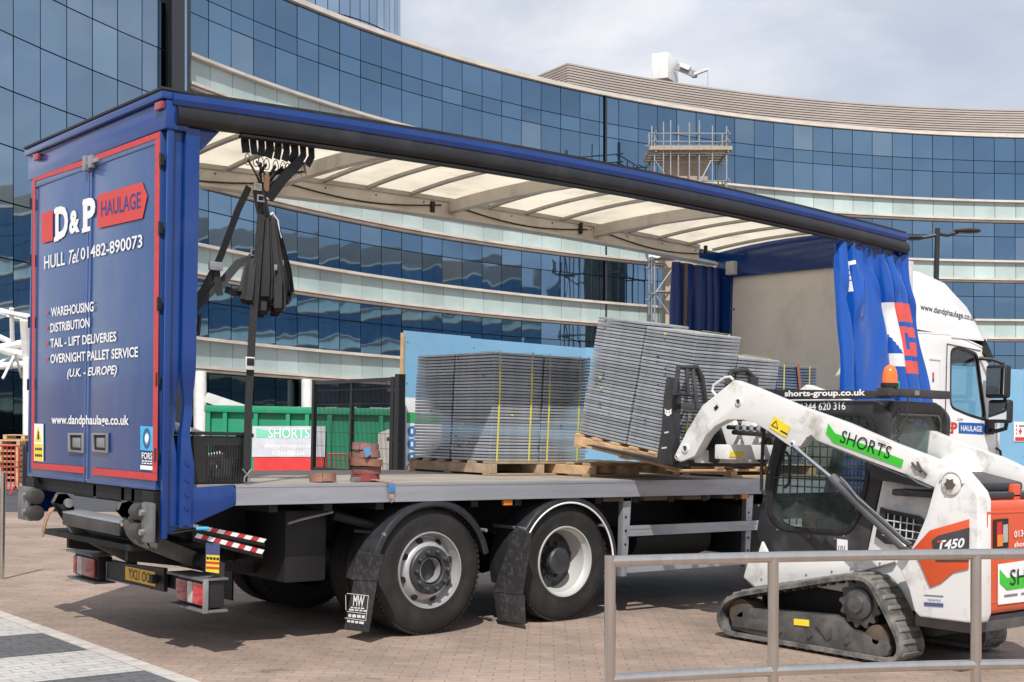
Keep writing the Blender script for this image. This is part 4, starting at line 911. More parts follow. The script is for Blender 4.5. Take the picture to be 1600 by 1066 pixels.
MB().prism([PY(.0,1540,530), PY(.0,1553,560), PY(.0,1549,566), PY(.0,1538,552)], (0,2.5,0)).build('sun_visor', M_blk, TR)
# mirrors
for pts, nm in (((1557,572,1583,622),'mirror'),((1561,626,1590,661),'mirror')):
    x0_, y0_, x1_, y1_ = pts; yq = -.22; a = PY(yq,x0_,y1_); b_ = PY(yq,x1_,y0_)
    mr_ = MB().box(a.x+.02, yq-.10, a.z, a.x+.14, yq+.16, b_.z).build('mirror', M_blk, TR, bev=.04, seg=3)
    MB().box(a.x+.012, yq-.08, a.z+.04, a.x+.0199, yq+.14, b_.z-.04).build('mirror_glass', facade_glass('mirror_glass',(.7,.72,.75),0,0), mr_, smooth=0)
MB().tube([PY(.03,1530,560), PY(-.1,1552,562), PY(-.2,1567,568), PY(-.2,1567,578)], .022, 8).build('mirror_arm', M_blk, TR)
MB().tube([PY(.03,1545,671), PY(-.1,1556,674), PY(-.2,1571,670), PY(-.2,1574,655)], .025, 8).build('mirror_arm', M_blk, TR)
MB().tube([PY(-.2,1570,618), PY(-.2,1571,632)], .02, 8).build('mirror_arm', M_blk, TR); c = PY(.0,1547,667); MB().box(c.x-.08, -.02, c.z-.09, c.x+.08, .03, c.z+.09).build('mirror_mount', M_blk, TR, bev=.02)
MB().box(10.30, .022, 1.0, 10.36, .1, 1.98).build('corner_vane', M_ltgrey, TR, bev=.01)
MB().tube([PY(.0,1556,700), PY(-.03,1563,705), PY(-.03,1564,718), PY(.0,1562,728)], .015, 8).build('grab_handle', M_blk, TR)
# ================================================================== compact track loader
M_lw = mat('loader_white_paint', (.72,.72,.71), .3, var=.03, vs=2, coat=.2, dirt=(.30,.26,.21), da=.75, ds=4.2, dlo=.53, dhi=.72)
M_lo = mat('loader_orange_paint', (.62,.085,.025), .3, var=.07, vs=3, coat=.25, dirt=(.30,.14,.09), da=.5, ds=4, dlo=.58, dhi=.75)
M_lb = mat('loader_black_plate', (.028,.028,.031), .42, var=.2, vs=4, dirt=(.11,.10,.09), da=.35, ds=4)
M_trk = mat('track_rubber', (.075,.074,.072), .75, var=.25, vs=7, dirt=(.24,.22,.20), da=.75, ds=7, dlo=.42, dhi=.62, bump=.3, bs=50)
M_lug = mat('tread_lug_rubber', (.16,.155,.147), .8, var=.3, vs=9)
M_frm = mat('track_frame_steel', (.085,.086,.088), .45, metal=.35, var=.25, vs=4, dirt=(.22,.20,.17), da=.6, ds=6, dlo=.45, dhi=.7)
M_chr = mat('chrome_rod', (.75,.75,.78), .12, metal=1)
M_cyl = mat('cylinder_grey', (.13,.135,.145), .38, metal=.4, var=.15, dirt=(.2,.19,.18), da=.4)
M_lgl = clear_glass('loader_glass', (.70,.79,.77), .9, .12, (.24,.28,.27))
M_grn = mat('green_print', (.045,.50,.035), .45)
M_rust = mat('rusty_steel', (.085,.062,.045), .75, var=.3, vs=9)
X0 = 4.10
LD = thing('track_loader', 'white and orange compact track loader lifting a pallet beside the lorry', 'loader')
def q(dx, *p): return PX(X0+dx, *p)
def lprism(dx, ps, th, nm, m, par=None, bev=.006, seg=2): return MB().prism([q(dx,*p) for p in ps], (th,0,0)).build(nm, m, par or LD, bev=bev, seg=seg)
# ---- tracks
outer = [(1117,962),(1121,949),(1131,934),(1148,926),(1195,918),(1246,910),(1301,901),(1333,898),(1350,899.5),(1361,908),(1377,938),(1395.5,975),(1408,1004),(1408,1028),(1398,1037),(1380,1039),(1331,1036),(1280,1031),(1201,1019),(1152,1009),(1131,997),(1121,980)]
pts = [q(0,*p) for p in outer]; zmin = min(p.z for p in pts)
flatn = []
for p in pts:
    z = p.z
    if z < .03: z = .022
    flatn.append(V((0,p.y,z)))
def resample(P, n):
    m = len(P); seg = [(P[(i+1) % m]-P[i]).length for i in range(m)]; tot = sum(seg); out = []
    for k in range(n):
        d = tot*k/n; i = 0
        while d > seg[i]: d -= seg[i]; i += 1
        out.append(P[i].lerp(P[(i+1) % m], d/seg[i]))
    return out
loop = resample(flatn, 96)
for _ in range(2): loop = [(loop[i-1]+loop[i]*2+loop[(i+1) % 96])/4 for i in range(96)]
loop = resample(loop, 92)
cen = sum(loop, V())/92
def nrm_at(i): t = loop[(i+1) % 92]-loop[i-1]; n_ = V((0,t.z,-t.y)).normalized(); return n_ if n_.dot(loop[i]-cen) > 0 else -n_
def belt_mesh():
    vs = []; n = 92; th = .036
    prof = [(.0,0),(.0,1),(.30,1),(.30,0)]
    for i in range(n):
        nn = nrm_at(i)
        for x, k in ((.0,-th),(.0,-.006),(.02,0),(.28,0),(.30,-.006),(.30,-th)): vs.append(loop[i]+nn*k+V((x,0,0)))
    m = 6; fs = []
    for i in range(n):
        j = (i+1) % n; fs += [(i*m+k, j*m+k, j*m+(k+1) % m, i*m+(k+1) % m) for k in range(m)]
    return MB().add(vs, fs).mesh('belt', smooth=50)
B_me = belt_mesh()
lug_me = MB().prism([(-.125,-.016,0),(.125,-.016,0),(.11,-.010,.016),(-.11,-.010,.016),(-.11,.010,.016),(.11,.010,.016)][:4], (0,.03,0)).mesh('tread_lug', bev=.003, seg=1)
hole_me = MB().box(-.03,-.012,-.018,.03,.012,.0).mesh('drive_lug')
spr_prof = []
for k in range(52):
    a = 2*math.pi*k/52; r_ = (.182,.178,.152,.152)[k % 4]; spr_prof.append((r_*math.cos(a), r_*math.sin(a)))
spc = q(.1,1346,943); spc = V((0, spc.y+.0, spc.z))
def track(xo):
    t = part('track', LD); t.location = (xo,0,0)
    link('belt', B_me, M_trk, t)
    for i in range(0, 92, 2):
        nn = nrm_at(i); o = link('tread_lug', lug_me, M_lug, t); tn = (loop[(i+1) % 92]-loop[i-1]).normalized()
        x_ = V((1,0,0)); y_ = nn.cross(x_); c = loop[i]+V((.15,0,0))-nn*.001
        o.matrix_local = Matrix(((x_.x,y_.x,nn.x,c.x),(x_.y,y_.y,nn.y,c.y),(x_.z,y_.z,nn.z,c.z),(0,0,0,1)))
        o2 = link('drive_lug', hole_me, M_frm, t); c = loop[i]+V((.15,0,0))-nn*.036; o2.matrix_local = Matrix(((x_.x,y_.x,nn.x,c.x),(x_.y,y_.y,nn.y,c.y),(x_.z,y_.z,nn.z,c.z),(0,0,0,1)))
    fp = [(1143,966),(1161,950),(1300,963),(1312,967),(1325,984),(1386,1003),(1390,1014),(1386,1025),(1378,1027),(1222,1003),(1143,983)]
    MB().prism([V((.03,q(.03,*p).y,q(.03,*p).z)) for p in fp], (.22,0,0)).build('track_frame', M_frm, t, bev=.012)
    MB().prism([V((.015,q(.015,*p).y,q(.015,*p).z)) for p in [(1143,963),(1199,970),(1199,987),(1143,979)]], (.02,0,0)).build('tension_cover', M_frm, t, bev=.006)
    MB().prism([V((.022,q(.02,*p).y,q(.02,*p).z)) for p in [(1240,967),(1263,969),(1263,979),(1240,976.5)]], (.01,0,0)).build('warning_label', M_sticky, t, bev=0)
    MB().prism([V((.018,q(.018,*p).y,q(.018,*p).z)) for p in [(1273,977),(1280,972),(1297,973),(1297,998),(1292,1001)]], (.015,0,0)).build('access_plate', M_frm, t, bev=.003)
    s = MB().prism([(.08, spc.y+a, spc.z+b_) for a, b_ in spr_prof], (.05,0,0)).build('sprocket', M_frm, t, bev=.004)
    MB().lathe([(.118,.08),(.112,.055),(.07,.035),(.06,.015),(.001,.010)], (0,spc.y,spc.z), (1,0,0), 28, caps=False).build('sprocket_hub', M_frm, t)
    for k in range(8): a = 2*math.pi*k/8; MB().cyl((.055,spc.y+.098*math.cos(a),spc.z+.098*math.sin(a)), (.072,spc.y+.098*math.cos(a),spc.z+.098*math.sin(a)), .010, 6).build('bolt', M_frm, t)
    for (py_, r_) in (((1222,1001),.062),((1268,1008),.066),((1327,1016),.07)):
        c = q(.05,*py_); MB().lathe([(.02,.0),(r_,.0),(r_,.2),(.02,.2)], (.05,c.y,max(c.z,r_+.065)), (1,0,0), 22).build('road_wheel', M_rust, t)
        MB().cyl((.012,c.y,max(c.z,r_+.06)), (.05,c.y,max(c.z,r_+.06)), .018, 8).build('axle_nut', M_frm, t)
    c = q(.08,1378,1005); MB().lathe([(.03,.03),(.105,.05),(.105,.22),(.03,.25)], (0,c.y+.02,.17), (1,0,0), 26).build('idler', M_rust, t)
    c = q(.08,1150,960); MB().lathe([(.03,.03),(.12,.05),(.12,.22),(.03,.25)], (0,c.y-.08,.20), (1,0,0), 26).build('idler', M_rust, t)
track(X0); track(X0+1.10)
# ---- chassis and body
lprism(.31, [(1170,872),(1161,902),(1178,919),(1260,915),(1345,930),(1400,940),(1420,955),(1490,955),(1500,872),(1400,876),(1190,876)], .78, 'chassis', M_lw, bev=.012)
lprism(.26, [(1172,872),(1163,903),(1180,917),(1345,893),(1398,878),(1398,868)], .05, 'chassis_skirt', M_lw, bev=.006)
lprism(.31, [(1183,880),(1194,846),(1205,868)], -.03, 'step_bracket', M_lw)
for p in [(1190,905),(1215,903),(1260,898),(1300,893),(1330,889),(1375,880)]: c = q(.258,*p); MB().cyl(c, c+V((-.006,0,0)), .008, 8).build('bolt', M_steel, LD)
bs_ = lprism(.30, [(1386,715),(1452,738),(1468,790),(1440,872),(1352,874)], .80, 'engine_body', M_lw, bev=.02)
ft = [(1462,752),(1470,738),(1484,730),(1497,736),(1511,752),(1524,768),(1529,782),(1529,962),(1524,975),(1436,964),(1428,955),(1420,922),(1406,890),(1393,873),(1417,868),(1432,842),(1447,806)]
MB().box(X0+.33, -2.95, .20, X0+1.07, -1.38, .52).build('belly_plate', M_dark, LD, bev=.03)
tp = lprism(.04, ft, .16, 'tail_post', M_lw, bev=.015, seg=3)
lprism(.9, ft, .16, 'tail_post', M_lw, bev=.015, seg=3)
pv = q(.02,1485,757); MB().lathe([(.072,.0),(.072,-.012),(.055,-.02),(.001,-.022)], (X0+.038,pv.y,pv.z), (1,0,0), 24, caps=False).build('arm_pivot', M_lw, LD)
MB().prism([V((X0+.016,pv.y+r_*math.cos(a),pv.z+r_*math.sin(a))) for a, r_ in [(2*math.pi*k/12,(.042,.028)[k % 2]) for k in range(12)]], (-.012,0,0)).build('pivot_bolt', M_rust, LD)
MB().tube([V((X0+.03,pv.y,pv.z))+V((0,.085*math.cos(a),.085*math.sin(a))) for a in [rad(20+k*14) for k in range(12)]], .010, 6).build('pivot_lip', M_lw, tp)
op = lprism(.036, [(1427,858),(1453,829),(1515,811),(1514,889),(1491,894),(1471,911),(1454,918),(1440,885)], -.008, 'model_panel', M_lo, tp, bev=.004)
M_pan = mat('model_panel_grey', (.05,.05,.055), .35, var=.4, vs=3)
MB().prism([q(.026,*p) for p in [(1456,845),(1466,837),(1515,824.5),(1514,877),(1463,877)]], (-.004,0,0)).build('model_plate', M_pan, tp)
text_on('T450', q(.020,1464.5,860), q(.020,1506.5,855.5), q(.020,1465.5,845), M_whp, tp, bold=.03, shear=.15)
decal([q(.0195,*p) for p in [(1464.5,845),(1472,844.3),(1471.6,847.5),(1464.2,848.3)]], (-.001,0,0), M_redp, tp, 'red_tip')
for (a, b_, h, tx) in (((1444,930.5),(1474,932.5),1.2,None),((1449,939),(1470,940.5),3.5,'VERSATILE'),((1444,946.5),(1474,948.5),5.5,None)):
    if tx: text_on(tx, q(.036,*a), q(.036,*b_), q(.036,a[0],a[1]-h), M_slate, tp)
    else: decal([q(.037,*a), q(.037,*b_), q(.037,b_[0],b_[1]-h), q(.037,a[0],a[1]-h)], (-.002,0,0), M_slate, tp, 'spec_label')
# vent grille
vf = [(1378,792),(1388,796),(1438,806),(1444,812),(1440,842),(1432,853),(1385,850),(1370,838)]
vc = sum((q(.28,*p) for p in vf), V())/8
MB().frame([q(.285,*p) for p in vf], [vc+(q(.285,*p)-vc)*.72 for p in vf], (-.02,0,0)).build('vent_frame', M_lb, bs_, bev=.004)
MB().prism([vc+(q(.285,*p)-vc)*.74+V((.004,0,0)) for p in vf], (.006,0,0)).build('vent_recess', M_blk, bs_, smooth=0)
for k in range(5): a, b_ = q(.27,1388+10*k,800+2*k), q(.27,1385+10*k,846+1.2*k); MB().cyl(a, b_, .005, 6).build('vent_bar', M_ltgrey, bs_)
for k in range(3): a, b_ = q(.268,1378,812+12*k), q(.268,1440,821+12*k); MB().cyl(a, b_, .005, 6).build('vent_bar', M_ltgrey, bs_)
# ---- tailgate
yt = -3.43
tg = MB().box(X0+.06, yt, .425, X0+1.16, yt+.28, 1.19).build('tailgate', M_lo, LD, bev=.05, seg=4)
MB().frame([(X0+.14,yt-.004,.5),(X0+1.1,yt-.004,.5),(X0+1.1,yt-.004,1.12),(X0+.14,yt-.004,1.12)], [(X0+.155,yt-.004,.515),(X0+1.085,yt-.004,.515),(X0+1.085,yt-.004,1.105),(X0+.155,yt-.004,1.105)], (0,.01,0)).build('tailgate_lip', M_lo, tg, bev=.003)
py = lambda *p: PY(yt-.006,*p)
def tl(ps, dy, m, nm): return MB().prism([py(*p)+V((0,-dy,0)) for p in ps], (0,-.004,0)).build(nm, m, tg, smooth=0)
tl([(1552,812),(1575,810),(1575,856),(1552,858)], .0, M_blk, 'lamp_surround'); tl([(1556,816),(1564,815),(1564,853),(1556,854)], .005, M_redl, 'tail_lamp'); tl([(1566,820),(1573,819),(1573,847),(1566,848)], .005, M_whl, 'reverse_lamp')
tl([(1556,836),(1564,835),(1564,853),(1556,854)], .0095, M_ora, 'indicator_lamp')
text_on('01344 620 316', py(1584,840), py(1641,832), py(1584,829.5), M_whp, tg, bold=.015, off=(0,-.004,0)); text_on('shorts-group.co.uk', py(1584,858), py(1655,849), py(1584,847), M_whp, tg, bold=.015, off=(0,-.004,0))
tl([(1559,882),(1670,866),(1670,932),(1559,945)], .0, M_whp, 'brand_panel'); tl([(1561,890),(1572,903),(1665,890),(1665,908),(1572,922),(1561,911)], .005, M_grn, 'green_chevron')
text_on('SHORTS', py(1576,915), py(1656,904), py(1576,890), M_ink, tg, off=(0,-.012,0))
dashes(py(1568,934), py(1660,922), py(1568,929), M_steel, tg, off=(0,-.006,0))
MB().box(X0+.15, yt+.1, 1.19, X0+1.1, yt+.75, 1.24).build('engine_cover', M_lb, LD, bev=.02)
MB().prism([(X0+.14,-3.2,1.24),(X0+.14,-2.5,1.30),(X0+.14,-2.5,1.44),(X0+.14,-3.2,1.30)], (.95,0,0)).build('engine_hood', M_lb, LD, bev=.02)
c = PY(yt+.1,1589,770); MB().prism([c+V((-.04,0,-.06)), c+V((.05,0,-.06)), c+V((.05,0,.06)), c+V((-.02,0,.06))], (0,.05,0)).build('tailgate_catch', M_lo, tg, bev=.008)
MB().box(X0+.1, yt+.05, .30, X0+1.15, yt+.5, .41).build('rear_bumper', M_frm, LD, bev=.015)
# ---- cab
xc = .36
cs_o = [(1197,874),(1181.5,832),(1199.5,736),(1220,645),(1232,627),(1372,627),(1389,648),(1382,734),(1368,790),(1352,874)]
cs_i = [(1226,822),(1205,800),(1212,740),(1232,668),(1244,650),(1350,652),(1362,670),(1353,745),(1341,800),(1325,828)]
for dx, s_ in ((xc,1),(xc+.82,-1)):
    O = [V((X0+dx, q(xc,*p).y, q(xc,*p).z)) for p in cs_o]; I = [V((X0+dx, q(xc,*p).y, q(xc,*p).z)) for p in cs_i]
    O, I = round_poly(O, .05), round_poly(I, .07)
    s2 = MB().frame(O, I, (.05*s_,0,0)).build('cab_side', M_lb, LD, bev=.008)
    ic = sum(I, V())/len(I)
    MB().prism([ic+(p-ic)*1.02+V((.02*s_,0,0)) for p in I], (.008*s_,0,0)).build('window_pane', M_lgl, s2, smooth=0)
    sc_ = MB(); y0_, y1_ = min(p.y for p in I), max(p.y for p in I); z0_, z1_ = min(p.z for p in I), max(p.z for p in I)
    for k in range(1, 13): y = y0_+(y1_-y0_)*k/13; sc_.cyl((X0+dx+.045*s_,y,z0_), (X0+dx+.045*s_,y,z1_), .006, 5)
    for k in range(1, 11): z = z0_+(z1_-z0_)*k/11; sc_.cyl((X0+dx+.045*s_,y0_,z), (X0+dx+.045*s_,y1_,z), .006, 5)
    sc_.build('side_screen', M_lb, s2, kind='stuff')
    if s_ == 1:
        MB().frame([ic+(p-ic)*1.08+V((-.004,0,0)) for p in I], [ic+(p-ic)*1.0+V((-.004,0,0)) for p in I], (-.008,0,0)).build('window_seal', M_blk, s2, bev=.002)
        MB().bar(q(xc-.004,1207,746), q(xc-.004,1350,752), .012, .035, (1,0,0)).build('window_bar', M_lb, s2)
        decal([q(xc-.002,*p) for p in [(1308,842),(1324.5,844),(1324.5,866),(1308,864)]], (-.002,0,0), M_whp, s2, 'noise_label')
        text_on('101', q(xc-.006,1310,862), q(xc-.006,1320,863.3), q(xc-.006,1310,852), M_ink, s2, bold=.01)
        for p in [(1203,738),(1215,828),(1264,838),(1305,842),(1319,838),(1363,732),(1370,748),(1186,790)]: c = q(xc,*p); MB().cyl(c, c+V((-.008,0,0)), .008, 8).build('bolt', M_steel, s2)
        gh = [q(xc-.05,*p) for p in [(1226,762),(1233,755),(1234,715),(1228,706)]]; MB().tube(gh, .012, 8).build('grab_handle', M_blk, s2)
yr = q(xc,1389,648).y
xa, xb = X0+xc, X0+xc+.82
RO = [(xa+.005,.95),(xa+.0,1.45),(xa+.05,1.80),(xa+.12,1.865),(xb-.12,1.865),(xb-.05,1.80),(xb,1.45),(xb-.005,.95)]; RI = [(xa+.07,1.28),(xa+.05,1.45),(xa+.08,1.72),(xa+.13,1.785),(xb-.13,1.785),(xb-.08,1.72),(xb-.05,1.45),(xb-.07,1.28)]
def ry(x, z): return V((x, yr+.02+(1.86-z)*.12, z))
cr_ = MB().frame(round_poly([ry(*p) for p in RO], .06), round_poly([ry(*p) for p in RI], .06), (0,.05,0)).build('cab_rear', M_lb, LD, bev=.008)
MB().prism([ry(*p)+V((0,.02,0)) for p in RI], (0,.008,0)).build('rear_window', M_lgl, cr_, smooth=0)
MB().frame(round_poly([ry(*p)+V((0,-.004,0)) for p in RI], .06), round_poly([ry((xa+xb)/2+(p[0]-(xa+xb)/2)*.955, 1.53+(p[1]-1.53)*.94)+V((0,-.004,0)) for p in RI], .055), (0,-.006,0)).build('window_seal', M_frm, cr_, bev=.002)
yf = q(xc,1225,630).y
MB().prism([(xa+.03,yf+.1,1.80),(xa+.1,yf+.1,1.88),(xb-.1,yf+.1,1.88),(xb-.03,yf+.1,1.80)], (0,yr-yf-.05,0)).build('cab_roof', M_lb, LD, bev=.03, seg=3)
MB().box(xa+.1, yr+.1, .75, xb-.1, yr+.5, 1.0).box(xa+.2, yr+.08, .95, xb-.2, yr+.2, 1.5).build('cab_seat', M_int, LD, bev=.04)
for x in (xa+.08, xb-.28): MB().box(x, yr+.08, .80, x+.2, yf-.35, 1.12).build('control_console', M_int, LD, bev=.04)
MB().box(xa+.06, yr+.06, .80, xb-.06, yr+.1, 1.26).build('cab_back_panel', M_int, LD)
M_rb = mat('red_lap_bar', (.55,.05,.02), .4)
MB().box(xa+.12, yf-.25, .82, xa+.22, yf-.1, 1.0).build('joystick_pod', M_rb, LD, bev=.02); MB().box(xa+.05, yf-.1, .78, xb-.05, yr, .80).build('cab_floor', M_lb, LD)
for k in (.03,.74): MB().prism([q(xc+k,1197,740), q(xc+k,1222,640), q(xc+k,1230,640), q(xc+k,1208,745), q(xc+k,1197,850), q(xc+k,1186,850)], (.05,0,0)).build('front_post', M_lb, LD)
# roof board, light bar, beacon
bd_ = MB().prism([q(xc-.03,*p) for p in [(1192,608),(1392,611),(1392,622.5),(1225,624)]], (.06,0,0)).build('roof_board', M_lb, LD, bev=.004)
text_on('shorts-group.co.uk', q(xc-.033,1226,622.5), q(xc-.033,1352,621), q(xc-.033,1226,610.5), M_whp, bd_, bold=.03)
text_on('01344 620 316', q(xc-.004,1244,642), q(xc-.004,1321,640.5), q(xc-.004,1244,630), M_whp, bd_, bold=.012)
a, b_ = PY(yr,1390,617), PY(yr,1477,621)
MB().box(a.x-.08, yr-.05, 1.905, b_.x, yr+.06, 1.965).build('light_bar', M_lb, LD, bev=.008)
MB().box(a.x+.24, yr-.053, 1.92, a.x+.30, yr-.05, 1.955).build('reflector', M_steel, LD)
bc = PY(yr,1390,607); bc = V((bc.x, yr, 1.967))
M_beacon = mat('amber_beacon', (.80,.16,.02), .15, coat=.8)
bcn = MB().lathe([(.06,0),(.064,.01),(.064,.03),(.058,.034)], bc, (0,0,1), 24).build('beacon_base', M_blk, LD)
MB().lathe([(.057,.034),(.056,.08),(.050,.12),(.036,.15),(.015,.165),(.001,.167)], bc, (0,0,1), 24, caps=False).build('beacon_dome', M_beacon, bcn)
MB().cyl(bc+V((.10,.02,-.002)), bc+V((.10,.02,.05)), .03, 16).build('green_lamp', mat('green_lens',(.02,.5,.12),.2,coat=.5), LD)
co = PY(yr-.03,1404,622); MB().tube([co+V((.012*math.cos(k*.9),.012*math.sin(k*.9),-k*.0058)) for k in range(60)], .004, 5).build('coiled_lead', M_blk, LD)
MB().tube([PY(yr-.05,1419,620), PY(yr-.06,1417,650), PY(yr-.06,1405,680), PY(yr-.05,1392,690)], .006, 6).build('lead', M_blk, LD)
# ---- lift arms
A_t = [(1053,714),(1058,703),(1074,672),(1097,634),(1118,617),(1146,594),(1178,606),(1245,634),(1320,661),(1394,693),(1450,714),(1484,731),(1500,745),(1504,760),(1492,775),(1478,770),(1413,741),(1340,714),(1275,688),(1267,680),(1260,684),(1251,697),(1240,701),(1227,693),(1202,675),(1178,661),(1160,656),(1137,656),(1117,666),(1103,680),(1094,696),(1085,713),(1066,721),(1056,720)]
def arm_(dx):
    a_ = lprism(dx, A_t, .10, 'lift_arm', M_lw, bev=.010, seg=2)
    return a_
a1 = arm_(.09)
P2 = [V((X0+1.0, q(.09,*p).y, q(.09,*p).z)) for p in A_t]; MB().prism(P2, (.10,0,0)).build('lift_arm', M_lw, LD, bev=.010)
ad = .086
decal([q(ad,*p) for p in [(1294,661.5),(1305,677),(1412,718.5),(1408.5,731),(1302,691.5),(1291,677)]], (-.002,0,0), M_grn, a1, 'green_chevron')
text_on('SHORTS', q(ad-.004,1311.5,691), q(ad-.004,1388.5,718), q(ad-.004,1317,672), M_ink, a1)
decal([q(ad,*p) for p in [(1209.5,650),(1235,667),(1228,684),(1202,668)]], (-.002,0,0), M_sticky, a1, 'warning_sticker')
decal([q(ad-.003,*p) for p in [(1213,657),(1216,671),(1204.5,665)]], (-.001,0,0), M_ink, a1, 'warning_triangle'); decal([q(ad-.0045,*p) for p in [(1212.6,660),(1214.3,668.7),(1207.3,664.8)]], (-.001,0,0), M_sticky, a1, 'triangle_field')
decal([q(ad-.003,*p) for p in [(1220,672),(1231,678),(1230,680),(1219,674)]], (-.001,0,0), M_ink, a1, 'warning_arrow')
for p, r_ in (((1154,628),.030),((1071,701),.034),((1057.5,714),.018),((1238,694),.022)):
    c = q(ad,*p); MB().lathe([(r_,.01),(r_,-.008),(r_*.72,-.010),(r_*.70,.004)], c, (1,0,0), 20, caps=False).build('pin_boss', M_lw, a1); MB().cyl(c+V((.002,0,0)), c+V((-.002,0,0)), r_*.71, 16).build('pin', M_frm, a1)
c = q(ad,1119,637); MB().obox(c, V((.003,0,0)), V((0,.016,-.012)), V((0,.008,.011))).build('arm_slot', M_blk, a1)
MB().tube([q(.14,*p) for p in [(1119,618),(1113,611),(1115,602),(1133,590),(1141,589),(1146,594)]], .011, 8).build('arm_handle', M_lw, a1)
MB().bar(q(.09,1262,684)+V((-.003,0,0)), q(.09,1478,770)+V((-.003,0,0)), .008, .012, (1,0,0)).build('arm_flange', M_frm, a1)
for k, (s0, s1) in enumerate((((1425,723),(1440,738)),((1433,722),(1448,742)),((1415,741),(1455,763)))): MB().tube([q(.08,*s0), q(.07,(s0[0]+s1[0])/2,(s0[1]+s1[1])/2+3), q(.08,*s1)], .008, 6).build('hose', M_rust if k < 2 else M_cyl, LD)
# lift cylinder
MB().cyl(q(.03,1239,697), q(.03,1306,752), .018, 14).build('cylinder_rod', M_chr, LD)
cy_ = MB().cyl(q(.03,1300,746), q(.03,1416,858), .038, 18).build('lift_cylinder', M_cyl, LD, bev=.004)
MB().tube([q(-.01,1313,746), q(-.01,1322,755), q(-.01,1340,778), q(-.01,1380,812), q(-.005,1412,842), q(.0,1424,850)], .009, 6).build('hydraulic_pipe', M_cyl, cy_)
c = q(.03,1419,862); MB().cyl(c+V((-.05,0,0)), c+V((.12,0,0)), .035, 16).build('cylinder_pin', M_rust, LD)
# ---- front cross member, coupler, forks
kc = q(.5,1080,700); 
MB().box(X0+.19, kc.y-.75+.35, 1.36, X0+1.0, kc.y-.62+.35, 1.47).build('arm_cross_tube', M_lw, LD, bev=.02)
c1, c2 = q(.2,1110,706), q(.9,1175,706)
MB().box(X0+.19, -1.13, 1.40, X0+1.0, -.98, 1.52).build('coupler_beam', M_lw, LD, bev=.01)
decal([PY(-1.133,*p) for p in [(1141,706),(1162,706),(1162,714),(1139,714)]], (0,-.002,0), M_sticky, LD, 'beam_label')
for x in (.28,.50,.75,.9): MB().prism([(X0+x,-1.0,1.50),(X0+x,-.9,1.72),(X0+x,-.78,1.72),(X0+x,-.72,1.40),(X0+x,-.9,1.36)], (.05,0,0)).build('coupler_lug', M_lw if x in (.5,.75) else M_lb, LD, bev=.006)
MB().cyl((X0+.3,-1.08,1.62), (X0+.95,-1.02,1.60), .02, 8).cyl((X0+.3,-1.02,1.66), (X0+.95,-.98,1.65), .018, 8).build('coupler_hose', M_blk, LD, kind='stuff')
for k in range(6): MB().cyl((X0+.36+.09*k,-1.06,1.63), (X0+.41+.09*k,-1.02,1.67), .018, 8).build('hose_clip', M_steel, LD)
FY = -.66
MB().box(X0+.12, FY-.10, 1.33, X0+1.12, FY-.02, 1.45).build('fork_carriage_bar', M_lb, LD, bev=.008); MB().box(X0+.12, FY-.06, 1.80, X0+1.12, FY, 1.86).build('fork_carriage_bar', M_frm, LD, bev=.008)
sh = [(1041,591),(1050,590),(1053,622),(1050,727),(1025,724),(1033,671),(1037,619)]
fk = lprism(.10, sh, .09, 'fork_shank', M_lb, bev=.006)
def lg(zx, zy): return q(.096, 1020+zx/5.61, 560+zy/5.61)
decal([lg(*p) for p in [(105,440),(120,455),(150,455),(165,440),(162,470),(165,485),(150,495),(146,505),(122,505),(118,495),(106,485),(108,470)]], (-.002,0,0), M_whp, fk, 'cat_emblem')
for p in ((122,472),(147,472)): c = lg(*p); MB().cyl(c+V((-.003,0,0)), c+V((-.001,0,0)), .006, 8).build('emblem_eye', M_ink, fk)
for p, w in (((120,650),18),((100,785),22)): decal([lg(p[0]-w,p[1]-4), lg(p[0]+w,p[1]-10), lg(p[0]+w,p[1]+4), lg(p[0]-w,p[1]+10)], (-.001,0,0), M_ltgrey, fk, 'scuff')
MB().prism([(X0+.85,FY-.06,1.32),(X0+.85,FY-.01,1.32),(X0+.85,FY-.09,2.1),(X0+.85,FY-.13,2.1)], (.10,0,0)).build('fork_shank', M_lb, LD, bev=.006)
tlt = math.tan(rad(8.3))
for x in (.14,.85): MB().prism([(X0+x,FY-.02,1.305),(X0+x,FY+1.15,1.305+1.17*tlt),(X0+x,FY+1.15,1.315+1.17*tlt),(X0+x,FY-.02,1.35)], (.10,0,0)).build('fork_tine', M_lb, LD, bev=.004)
for ps in ([(1054,618),(1060,574),(1089,574),(1097,590),(1103,634)], [(1136,602),(1143,580),(1166,578),(1178,590),(1184,612)]):
    MB().tube([PY(FY,*p) for p in ps], .022, 8).build('load_guard', M_lb, LD)
MB().tube([PY(FY,1054,616), PY(FY,1094,619)], .012, 8).build('load_guard_bar', M_lb, LD); MB().tube([PY(FY,1072,574), PY(FY-.04,1076,617)], .016, 8).build('load_guard_bar', M_lb, LD); MB().tube([PY(FY,1082,574), PY(FY-.1,1090,640)], .016, 8).build('load_guard_bar', M_lb, LD)
MB().tube([q(.3,*p) for p in [(1196,650),(1192,690),(1190,740),(1190,765),(1196,775)]], .014, 8).build('hose', M_blk, LD)
